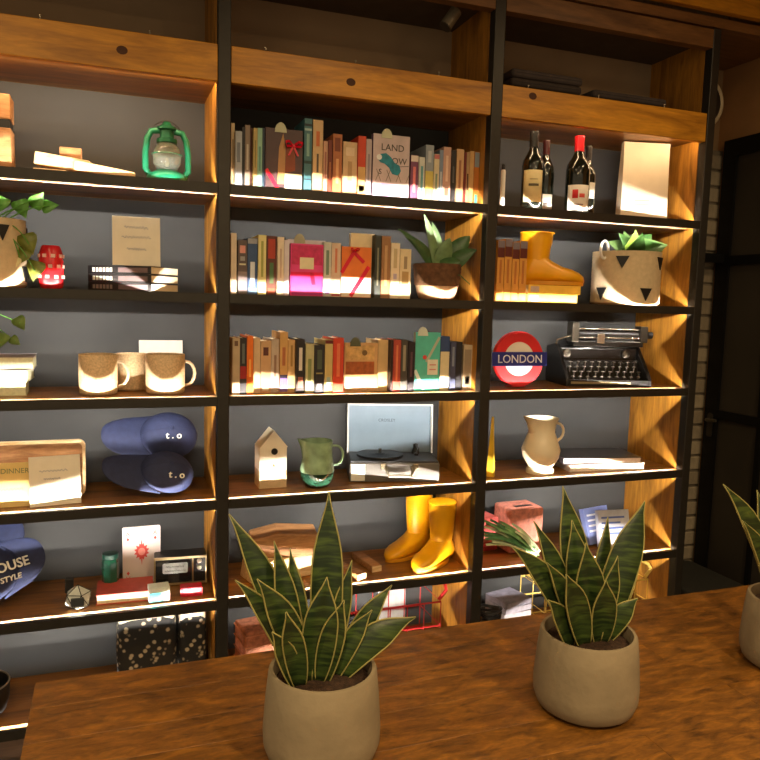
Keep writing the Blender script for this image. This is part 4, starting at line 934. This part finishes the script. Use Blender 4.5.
bottle(531, 208, .085, 10.5, 75, 'dark wine bottle with cream label, leftmost of the four', (20, 20, 20), ((.10, .50), (206, 190, 140), [(-.4, .5, .30, .33, (90, 80, 56)), (-.3, .4, .38, .39, (150, 136, 96))]))
bottle(543.5, 209, .15, 8.5, 70, 'dark wine bottle with small white label, half behind the leftmost bottle', (60, 20, 24), ((.05, .26), (206, 200, 190), [(-.2, .3, .10, .14, (110, 100, 96))]))
bottle(576, 210, .085, 11.5, 74, 'dark wine bottle with red foil and red-printed white label', (186, 24, 34), ((.04, .36), (222, 214, 204), [(-.5, -.05, .19, .30, (196, 36, 40)), (.05, .5, .20, .25, (206, 80, 70)), (-.4, .4, .10, .12, (150, 130, 126))]))
bottle(585.5, 211, .16, 8.0, 68, 'dark wine bottle with grey label, half behind the red-foiled bottle', (30, 22, 22), ((.26, .48), (190, 184, 172), []))
A = at(624, 217, .13); B = at(663, 217, .13)
o = thing('paper_bag', 'tall white paper bag standing beside the wine bottles', 'bag', ((A.x+B.x)/2, .13, F[0]), rz=-.30)
wd = B.x - A.x; H = 75*mpp(644, .13)
MB().loft([[(-wd/2, 0, 0), (wd/2, 0, 0), (wd/2, .06, 0), (wd*.02, .06, 0), (-wd/2, .06, 0)], [(-wd/2*.98, .004, H*.5), (wd/2*.98, .006, H*.5), (wd/2*.98, .058, H*.5), (0, .05, H*.5), (-wd/2*.98, .058, H*.5)], [(-wd/2*.97, .010, H), (wd/2*.98, .01, H*.99), (wd/2*.98, .04, H*.99), (0, .035, H), (-wd/2*.97, .04, H)]]).build('body', mat((214, 200, 176), .75, 0, .06, 14, .3, bscale=14), o)
for z in (.20, .26, .32): MB().box((-wd*.22, -.0015, H*z*.8), (wd*(.1 if z > .3 else .25), -.0001, H*z*.8 + .004)).build('print', mat((170, 150, 130), .7), o)
MB().box((wd/2*.9 - .004, .018, H*.02), (wd/2*.9, .02, H*.96)).build('fold_edge', mat((200, 184, 158), .8), o)

# ---- right bay, second row: tan books, yellow boot, yellow books
for k, (xa, xb, pt_) in enumerate(((497, 504, 240), (504.4, 511.6, 239), (512, 519, 242), (519.4, 526.6, 241))):
    A = at(xa, 270, .05); B = at(xb, 270, .05); T = at((xa+xb)/2, pt_, .05)
    book('spine_book', 'tan book with dark red cap, %s from the left of four by boot' % ORD[k], ((A.x+B.x)/2, .05, F[1]), B.x-A.x-.0008, T.z-F[1], .13, (206, 146, 66), [(.88, .995, .98, (120, 108, 116)), (.72, .88, .98, (90, 34, 26)), (.3, .68, .3, (176, 110, 50))], group='tan books beside the yellow boot')
for k in range(2):
    A = at(528, 300, .05); B = at((577, 580)[k], 300, .05); wd = B.x - A.x; T1 = 8.6*mpp(555, .05)
    o = thing('flat_book', ('yellow book lying flat, lower of two under the yellow boot', 'yellow book lying flat, upper of two under the yellow boot')[k], 'book', ((A.x+B.x)/2, .05, F[1] + k*(T1 + .0006)), group='yellow books under the boot')
    MB().box((-wd/2 + .002, .002, .002), (wd/2 - .002, .14, T1 - .002)).build('pages', mat((226, 206, 150), .8), o)
    MB().box((-wd/2, 0, 0), (wd/2, .144, .002)).box((-wd/2, 0, T1 - .002), (wd/2, .144, T1)).box((-wd/2, 0, .002), (wd/2, .002, T1 - .002)).build('cover', mat((230, 184, 70), .5), o)
    MB().box((-wd*.46, -.0006, .006), (-wd*.30, 0, T1 - .006)).build('spine_print', mat((180, 160, 150), .5), o)
A = at(541, 285, .10)
boot((A.x - .012, .125, F[1] + 2*T1 + .0014), 1.25, 1.12, 'yellow rain boot standing on the two yellow books', H=.178)

# ---- right bay, third row: roundel and typewriter
s = mpp(519, .10); Rr = 27.5*s; Tt = .022
c = base(519, 386, .10, 2)
o = thing('roundel_sign', 'red and white ring sign with blue LONDON bar', 'sign', (c[0], .10, F[2] + .004), rot=(-.06, 0, 0))
zc = Rr + .002
def ringm(r0, r1, y0, y1, n=48):
    q = MB(); vs = []
    for y in (y0, y1):
        for r in (r0, r1): vs += [(r*math.cos(2*PI*i/n), y, zc + r*math.sin(2*PI*i/n)) for i in range(n)]
    fs = []
    for i in range(n):
        j = (i+1) % n; fs += [(i, j, n+j, n+i), (2*n+i, 3*n+i, 3*n+j, 2*n+j), (n+i, n+j, 3*n+j, 3*n+i), (i, 2*n+i, 2*n+j, j)]
    return q.add(vs, fs)
ringm(Rr*.62, Rr, 0, Tt).build('red_ring', mat((214, 44, 48), .4, 0, .05), o)
MB().prism([(Rr*.62*math.cos(2*PI*i/40), zc + Rr*.62*math.sin(2*PI*i/40)) for i in range(40)], 'y', .002, Tt - .002).build('white_disc', mat((228, 220, 206), .5, 0, .03), o)
MB().box((-31*s, -.006, zc - 7*s), (31*s, 0, zc + 7*s)).build('blue_bar', mat((34, 44, 130), .4, 0, .05), o, bevel=.001)
text('LONDON', 11.5*s, mat((224, 226, 236), .4), o, (0, -.0066, zc - .3*s), depth=.0008)
MB().box((-.03, .004, 0), (.03, .06, .004)).build('foot', mat((190, 40, 42), .4), o)
# typewriter
o = thing('typewriter', 'antique black typewriter with long chrome carriage', 'typewriter', base(609, 389, .088, 2), rz=-.20)
s = mpp(606, .09)*1.13; mk = mat((24, 22, 21), .3, .2, .2, 30, coat=.4); chrome = mat((186, 176, 160), .22, .95)
W2 = 40*s
MB().prism([(0, 0), (.23, 0), (.23, 33*s), (.13, 37*s), (.09, 28*s), (.02, 12*s), (0, 6*s)], 'x', -W2, -W2 + .014).build('side_frame', mk, o, bevel=.003)
MB().prism([(0, 0), (.23, 0), (.23, 33*s), (.13, 37*s), (.09, 28*s), (.02, 12*s), (0, 6*s)], 'x', W2 - .014, W2).build('side_frame', mk, o, bevel=.003)
MB().box((-W2 + .014, 0, 0), (W2 - .014, .012, 6*s)).box((-W2 + .014, .012, 0), (W2 - .014, .22, .008)).build('base', mk, o)
MB().box((-W2 + .02, -.001, 2.5*s), (W2*.5, 0, 4.5*s)).build('maker_strip', mat((160, 146, 116), .3, .7), o)
MB().box((-W2 + .014, .11, 20*s), (W2 - .014, .20, 33*s)).build('type_cover', mk, o, bevel=.006)
MB().box((-W2 + .014, .10, .01), (W2 - .014, .112, 22*s)).build('type_guard', mat((30, 27, 24), .5), o)
key0 = None
for rr in range(4):
    for cc in range(10):
        x = -W2*.80 + W2*1.6*(cc + .35*(rr % 2))/9.4; y = .022 + rr*.019; z = 8*s + rr*.0185
        if key0 is None: key0 = MB().lathe([(.002, -.02), (.002, 0), (.0072, .0005), (.0076, .003), (.0066, .0042), (0, .0042)], 12).build('key', mat((70, 62, 52), .35, .3), o, loc=(x, y, z))
        else:
            k_ = key0.copy(); COL.objects.link(k_); k_.parent = o; k_.location = (x, y, z)
MB().tube([(-W2*.45, .016, 6*s), (W2*.45, .016, 6*s)], .006, 10).build('space_bar', mk, o)
cl = -24*s; cr_ = 50*s
MB().tube([(cl, .15, 45*s), (cr_ - .012, .15, 45*s)], .019, 16).build('platen', mat((40, 36, 34), .35), o, smooth=True)
MB().tube([(cl, .128, 50*s), (cr_ - .03, .128, 50*s)], .004, 8).build('paper_rail', chrome, o, smooth=True)
MB().box((cl, .118, 34*s), (cr_ - .03, .175, 39*s)).build('carriage', mat((44, 40, 36), .3, .7), o, bevel=.003)
MB().tube([(cl - .004, .125, 42*s), (cr_ - .025, .125, 42*s)], .0036, 8).build('carriage_rail', chrome, o, smooth=True)
MB().tube([(cr_ - .012, .15, 45*s), (cr_ + .002, .15, 45*s)], .010, 12).build('platen_collar', chrome, o, smooth=True)
MB().tube([(cr_ + .002, .15, 45*s), (cr_ + .022, .15, 45*s)], .015, 14).build('platen_knob', M_BLACK, o, smooth=True)
MB().box((cl - .012, .11, 38*s), (cl + .020, .17, 56*s)).build('carriage_end', mat((96, 90, 80), .3, .8), o, bevel=.004)
MB().box((cr_ - .045, .115, 38*s), (cr_ - .012, .17, 53*s)).build('carriage_end', mat((70, 64, 56), .3, .8), o, bevel=.004)
MB().tube([(cl - .01, .12, 44*s), (-W2 - .02, .07, 40*s), (-W2 - .03, .05, 37*s)], .0045, 8).build('return_lever', chrome, o, smooth=True)
MB().box((-.012, .108, 37*s), (.022, .118, 46*s)).build('card_holder', chrome, o, bevel=.002)
for x in (-W2*.8, W2*.62): MB().lathe([(.017, 0), (.017, .012), (.006, .016), (0, .016)], 18).build('ribbon_spool', mat((70, 64, 56), .3, .7), o, loc=(x, .105, 28*s), rot=(PI/2, 0, 0))

# ---- right bay, fourth row
o = thing('yellow_cone', 'slim yellow wedge standing against the steel post', 'ornament', base(490.5, 473, .10, 3))
s = mpp(490, .10); MB().lathe([(5*s, 0), (5*s, .004), (1.2*s, 60*s), (0, 61*s)], 4).build('body', mat((226, 186, 50), .5), o); MB().lathe([(5.6*s, 0), (5.6*s, .003)], 4).build('base', mat((206, 166, 60), .5), o)
s = mpp(540, .11)
pitcher(540, 467, .11, 3, [(14*s, 0), (14*s, 4*s), (12*s, 6*s), (18*s, 16*s), (19.5*s, 24*s), (16*s, 34*s), (13*s, 42*s), (14*s, 50*s), (16.5*s, 56*s)], mat((230, 216, 186), .3, 0, .03, 20, coat=.3), 'cream white jug with curved handle on the fourth shelf',
        [(14*s, 0, 48*s)] + [(17*s + 8.5*s*math.cos(a), 0, 41*s + 9*s*math.sin(a)) for a in [PI*.6 - PI*1.0*i/8 for i in range(9)]] + [(15.5*s, 0, 27*s)], spout=-1, name='cream_jug', hr=.0055)
for k, (xa, xb, T1, col, edge, rz, lab) in enumerate(((572, 641, .030, (188, 172, 160), (226, 214, 196), -.10, 'thick pale book lying flat, lower of two by the cream jug'), (566, 636, .026, (60, 56, 62), (226, 208, 200), -.16, 'dark-covered book lying flat, upper of two by the cream jug'))):
    A = at(xa, 470, .07); B = at(xb, 470, .07); wd = B.x - A.x
    o = thing('flat_book', lab, 'book', ((A.x+B.x)/2, .065, F[3] + k*.0306), rz=rz, group='books lying by the cream jug')
    MB().box((-wd/2 + .002, .003, .0025), (wd/2 - .003, .185, T1 - .0025)).build('pages', mat(edge, .8, 0, .08, 120), o)
    MB().box((-wd/2, 0, 0), (wd/2, .19, .0025)).box((-wd/2, 0, T1 - .0025), (wd/2, .19, T1)).box((-wd/2 - .002, 0, 0), (-wd/2, .19, T1)).build('cover', mat(col, .35, 0, .1, 20, coat=.3), o)
# ---- right bay, fifth row
o = thing('coral_box', 'coral pink woven box with a dark slot on top', 'box', base(526, 548, .15, 4), rz=.05)
s = mpp(526, .15)
MB().box((-20*s, 0, 0), (20*s, .13, 46*s)).build('body', mat((206, 130, 112), .8, 0, .3, 50, .5), o, bevel=.010, seg=3)
MB().box((-9*s, .035, 46*s - .0005), (12*s, .055, 46*s + .001)).build('slot', M_BLACK, o)
o = thing('red_cloth', 'folded red and pink cloth beside the coral box', 'cloth', base(489, 552, .20, 4), rz=.1)
for k in range(4): MB().box((-.045, 0, .036*k), (.045, .10, .036*k + .033)).build('fold', mat(((186, 60, 60), (206, 120, 110), (196, 84, 84), (206, 100, 96))[k], .85, 0, .2, 30), o, bevel=.012, seg=3)
o = thing('faux_leek_bunch', 'bunch of green and white striped stalks lying in front of the coral box', 'vegetable', base(536, 560, .07, 4))
gg = [mat((120, 166, 110), .5, 0, .3, 40), mat((196, 210, 172), .5, 0, .2, 40), mat((78, 126, 84), .5, 0, .3, 40)]
b0 = Vector((.0, 0, .012))
for k, (tx, ty, dy) in enumerate(((484, 521, .065), (484, 527, .06), (484, 533, .05), (485, 539, .03), (486, 545, .01), (490, 520, .06), (500, 522, .06), (512, 524, .055), (484, 536, -.005), (498, 530, .03), (492, 542, .0), (486, 524, .06), (505, 528, .04), (515, 532, .02))):
    tip = at(tx, ty, .07 + dy) - Vector(o.location); bb = b0 + Vector((.006*(k % 4) - .01, .004*(k % 3), .004*(k % 5)))
    mid = (bb + tip)/2 + Vector((0, 0, .03)); blade(o, bez(bb, mid, tip), (lambda t: .018*(1 - t*.7)), gg[k % 3], 'stalk', .3, (0, -.5, .8))
    MB().tube([bb, bb + (mid - bb)*.25], .005, 6).build('white_base', mat((226, 220, 196), .6), o)
for k, (px, rz, tilt, col, lab) in enumerate(((602, .2, .35, (120, 134, 190), 'blue and white book leaning, left of the pair behind the middle plant'), (616, -.1, .25, (196, 200, 214), 'white and blue book leaning, right of the pair behind middle plant'))):
    o = thing('leaning_book', lab, 'book', Vector(base(px, 545, .15 - .06*k, 4)) + Vector((0, 0, .009)), rot=(-tilt, 0, rz), group='blue and white books behind the middle plant')
    MB().box((-.07, .002, .002), (.068, .022, .148)).build('pages', M_PAGES, o)
    MB().box((-.072, 0, 0), (.072, .002, .15)).box((-.072, .022, 0), (.072, .024, .15)).box((-.072, .002, 0), (-.07, .022, .15)).build('cover', mat(col, .4, 0, .1, 30), o)
    for j in range(4): MB().box((-.058, -.0008, .05 + .022*j), (.03 + .02*(j % 2), 0, .058 + .022*j)).build('cover_print', mat((226, 226, 232) if k == 0 else (90, 110, 180), .5), o)

# ------------------------------------------------------------------ top recess, right corner
mtx = [mat((62, 54, 50), .9, 0, .15, 30), mat((72, 64, 62), .9, 0, .15, 30), mat((48, 44, 46), .9, 0, .15, 30)]
k = 0
for stk, (xa, xb, n_) in enumerate(((507, 578, 5), (590, 664, 4))):
    A = at(xa, 90, .10); B = at(xb, 90, .10); wd = B.x - A.x
    for j in range(n_):
        k += 1
        o = thing('folded_blanket', 'dark folded blanket, %s from the bottom of the %s pile over the bottles' % (ORD[j], ('left', 'right')[stk]), 'blanket', ((A.x+B.x)/2 + random.uniform(-.006, .006), .07, 2.2665 + j*.0325), group='dark folded blankets in the top recess')
        MB().box((-wd/2, 0, 0), (wd/2, .24, .031)).build('fold', mtx[(j + stk) % 3], o, bevel=.013, seg=3)
        MB().box((-wd/2 + .015, -.001, .0145), (wd/2 - .015, .01, .0165)).build('fold_line', mtx[2], o)
# slim grey spotlight tube hanging at the top of the middle bay
o = thing('spotlight', 'grey tubular spotlight hanging at the top of the middle bay', 'lamp', at(452, 6, .10))
a_ = at(456, 11, .10) - Vector(o.location); b_ = at(445, 27, .10) - Vector(o.location)
MB().tube([a_, a_*.5 + b_*.5, b_], .022, 18).build('barrel', mat((120, 110, 92), .4, .3), o, smooth=True)
MB().tube([b_*.97 + a_*.03, b_*1.02 - a_*.02], .023, 18).build('front_ring', mat((70, 64, 54), .4, .3), o)
MB().tube([a_*.7 + b_*.3, (a_.x, a_.y, 2.605 - o.location.z)], .006, 8).build('arm', M_STEEL_D, o)
# round sign with a pale rim on the end wall
o = thing('round_sign', 'round dark wall sign with a pale rim beside the end post', 'sign', (2.187, .352, 2.50))
MB().lathe([(0, 0), (.095, 0), (.095, .02), (0, .02)], 36).build('face', mat((50, 42, 34), .5), o, rot=(PI/2, 0, 0), loc=(0, .022, 0))
MB().tube([(.104*math.cos(t), .008, .104*math.sin(t)) for t in [2*PI*i/40 for i in range(40)]], .011, 10, True).build('rim', mat((226, 208, 170), .4), o, smooth=True)
MB().box((-.01, .02, -.02), (.01, .048, .02)).build('bracket', M_STEEL_D, o)
# black steel glazed door in the right-hand wall
dr = bpy.data.objects.new('door_1', None); COL.objects.link(dr); dr['kind'] = 'structure'; dr['label'] = 'black steel-framed glazed door in the right wall'; dr.location = (2.328, .33, 0)
md3 = mat((20, 19, 18), .4, .4)
MB().box((-.03, -1.0, 2.26), (0, 0, 2.335)).build('head_rail', md3, dr); MB().box((-.03, -.075, 0), (0, 0, 2.26)).build('stile', md3, dr); MB().box((-.03, -1.0, 0), (0, -.925, 2.26)).build('stile', md3, dr)
for z in (1.80, 1.10, .10): MB().box((-.034, -.925, z - .02), (-.002, -.075, z + .02)).build('glazing_bar', md3, dr)
for ya, yb_ in ((-.30, -.075), (-.615, -.325), (-.925, -.64)):
    for za, zb_ in ((.12, 1.08), (1.12, 1.78), (1.82, 2.26)):
        MB().box((-.018, ya, za), (-.012, yb_, zb_)).build('pane', mat((52, 47, 40), .35, 0, .2, 3), dr)
for y in (-.3125, -.6275): MB().box((-.030, y - .012, .12), (-.002, y + .012, 2.26)).build('mullion', md3, dr)
MB().tube([(-.032, -.04, 1.07), (-.055, -.04, 1.07), (-.06, -.05, 1.07), (-.06, -.10, 1.075)], .008, 8).build('lever_handle', mat((110, 104, 92), .3, .8), dr, smooth=True)
MB().prism(rrect(-.055, -.025, .99, 1.10, .01), 'x', -.036, -.03).build('lock_plate', mat((84, 80, 74), .3, .8), dr)
MB().box((-.36, -.05, 1.790), (.0, -.02, 1.83)).build('door_closer_bar', md3, dr)
# low dark bench in the corner
o = thing('low_bench', 'low dark upholstered bench in the corner past the bookcase', 'bench', (2.10, .14, 0))
MB().prism(rrect(-.15, .145, -.26, .17, .04), 'z', .33, .40).build('seat_cushion', mat((38, 38, 35), .7, 0, .1, 20), o, bevel=.012, seg=3)
MB().box((-.14, -.25, .06), (.135, .16, .33)).build('body', mat((28, 26, 24), .6), o)
for x in (-.12, .10):
    for y in (-.23, .12): MB().box((x, y, 0), (x + .03, y + .03, .06)).build('leg', M_BLACK, o)

# ------------------------------------------------------------------ potted snake plants on the table
def leafmat():
    M = bpy.data.materials.new('snake_leaf'); M.use_nodes = True; nt = M.node_tree; b = nt.nodes['Principled BSDF']; b.inputs['Roughness'].default_value = .42
    tc = nt.nodes.new('ShaderNodeTexCoord'); mp = nt.nodes.new('ShaderNodeMapping'); mp.inputs['Scale'].default_value = (14, 14, 110); nz = nt.nodes.new('ShaderNodeTexNoise'); nz.inputs['Scale'].default_value = 1.0; nz.inputs['Detail'].default_value = 5; nz.inputs['Distortion'].default_value = .6
    nt.links.new(tc.outputs['Object'], mp.inputs['Vector']); nt.links.new(mp.outputs['Vector'], nz.inputs['Vector'])
    cr = nt.nodes.new('ShaderNodeValToRGB'); e = cr.color_ramp.elements; e[0].position = .42; e[0].color = lin((30, 48, 24)); e[1].position = .68; e[1].color = lin((74, 96, 42))
    nt.links.new(nz.outputs['Fac'], cr.inputs['Fac']); nt.links.new(cr.outputs['Color'], b.inputs['Base Color']); return M
M_LEAF = leafmat(); M_MARG = mat((160, 154, 92), .45, 0, .12, 30)
M_POT = mat((136, 124, 100), .9, 0, .12, 14, .3, bscale=60)
def snake(label, X, Y, r, H, leaves, lscale=1.0, group='potted snake plants on the table'):
    o = thing('potted_snake_plant', label, 'plant', (X, Y, TZ), group=group)
    MB().lathe([(r*.62, 0), (r*.80, .002), (r*.95, .012), (r*1.02, .032), (r*1.03, H*.35), (r*.99, H*.7), (r*.94, H - .004), (r*.915, H), (r*.86, H), (r*.84, H - .006), (r*.83, H*.80), (0, H*.80)], 48).build('pot', M_POT, o, smooth=True)
    MB().lathe([(0, H*.802), (r*.82, H*.802), (r*.81, H*.86), (r*.4, H*.90), (0, H*.91)], 28).build('soil', mat((58, 40, 28), .95, 0, .5, 120, .8), o)
    for bx, by, tx, ty, dy, wpx, bend, face in leaves:
        tip = at(tx, ty, Y + dy) - Vector(o.location)
        b0 = at(bx, by, Y + dy*.25) - Vector(o.location); b0.z = H*.86
        q = Vector((b0.x, b0.y, 0));
        if q.length > r*.6: q *= r*.6/q.length; b0 = Vector((q.x, q.y, b0.z))
        hh = (tip - b0); mid = b0 + hh*.5 + Vector((-hh.x*bend, -hh.y*bend, abs(hh.x)*bend*.8))
        w2 = wpx * mpp(tx, Y)/2
        n_ = Vector((-.30 + face, -1, .15))
        blade(o, bez(b0, mid, tip, 14), (lambda t, w2=w2: w2*(.42 + .58*math.sin(PI*min(1, t*1.02 + .02))**.7)*(1 if t < .62 else max(0, 1 - ((t - .62)/.38)**1.9))), M_LEAF, 'leaf', .28, n_, M_MARG)
    return o
snake('snake plant in pale concrete pot, leftmost and nearest on the table', .030, -1.180, .101, .165, [
 (325, 668, 329, 492, .02, 34, .05, .0), (298, 672, 229, 514, .03, 28, .18, .3), (300, 676, 274, 541, .0, 24, .12, .2), (314, 684, 327, 577, -.05, 36, .04, .0),
 (305, 684, 257, 579, -.04, 30, .22, .25), (338, 664, 392, 585, .0, 22, .15, -.3), (338, 668, 416, 617, -.03, 30, .22, -.2), (296, 682, 235, 580, -.02, 22, .25, .3),
 (318, 668, 319, 528, .05, 18, .05, .1), (322, 684, 344, 600, -.06, 26, .12, -.1), (300, 688, 286, 612, -.07, 24, .12, .15), (334, 672, 372, 610, -.02, 20, .15, -.2), (296, 686, 272, 632, -.06, 22, .2, .2), (306, 672, 290, 548, .04, 22, .1, -.1), (328, 676, 352, 560, .0, 20, .08, .1)])
snake('snake plant in pale concrete pot, in the middle of the table', .580, -1.185, .101, .160, [
 (584, 632, 563, 486, .03, 32, .08, .1), (600, 636, 645, 501, .0, 34, .12, -.1), (606, 638, 640, 512, .03, 30, .10, -.2), (576, 636, 534, 521, .02, 22, .15, .2),
 (574, 640, 511, 546, -.03, 26, .22, .25), (586, 636, 572, 520, .0, 30, .06, .0), (594, 634, 608, 517, .05, 20, .06, .1), (592, 642, 586, 543, -.05, 32, .04, .0),
 (604, 642, 638, 598, -.04, 22, .2, -.2), (584, 646, 566, 574, -.07, 26, .1, .15), (600, 646, 606, 580, -.07, 26, .06, 0), (570, 644, 548, 600, -.05, 20, .2, .2), (578, 642, 546, 562, -.04, 20, .2, .2), (598, 640, 618, 556, -.03, 20, .1, .1)])
snake('snake plant in pale concrete pot, cut by the right frame edge', 1.140, -1.175, .101, .160, [
 (768, 576, 723, 484, -.02, 24, .22, .3), (778, 572, 757, 490, .02, 22, .1, .1), (770, 582, 742, 520, -.04, 18, .2, .2), (790, 574, 800, 470, .0, 28, .05, 0), (800, 578, 830, 500, .0, 28, .1, -.2), (786, 582, 780, 520, -.05, 24, .05, 0)])
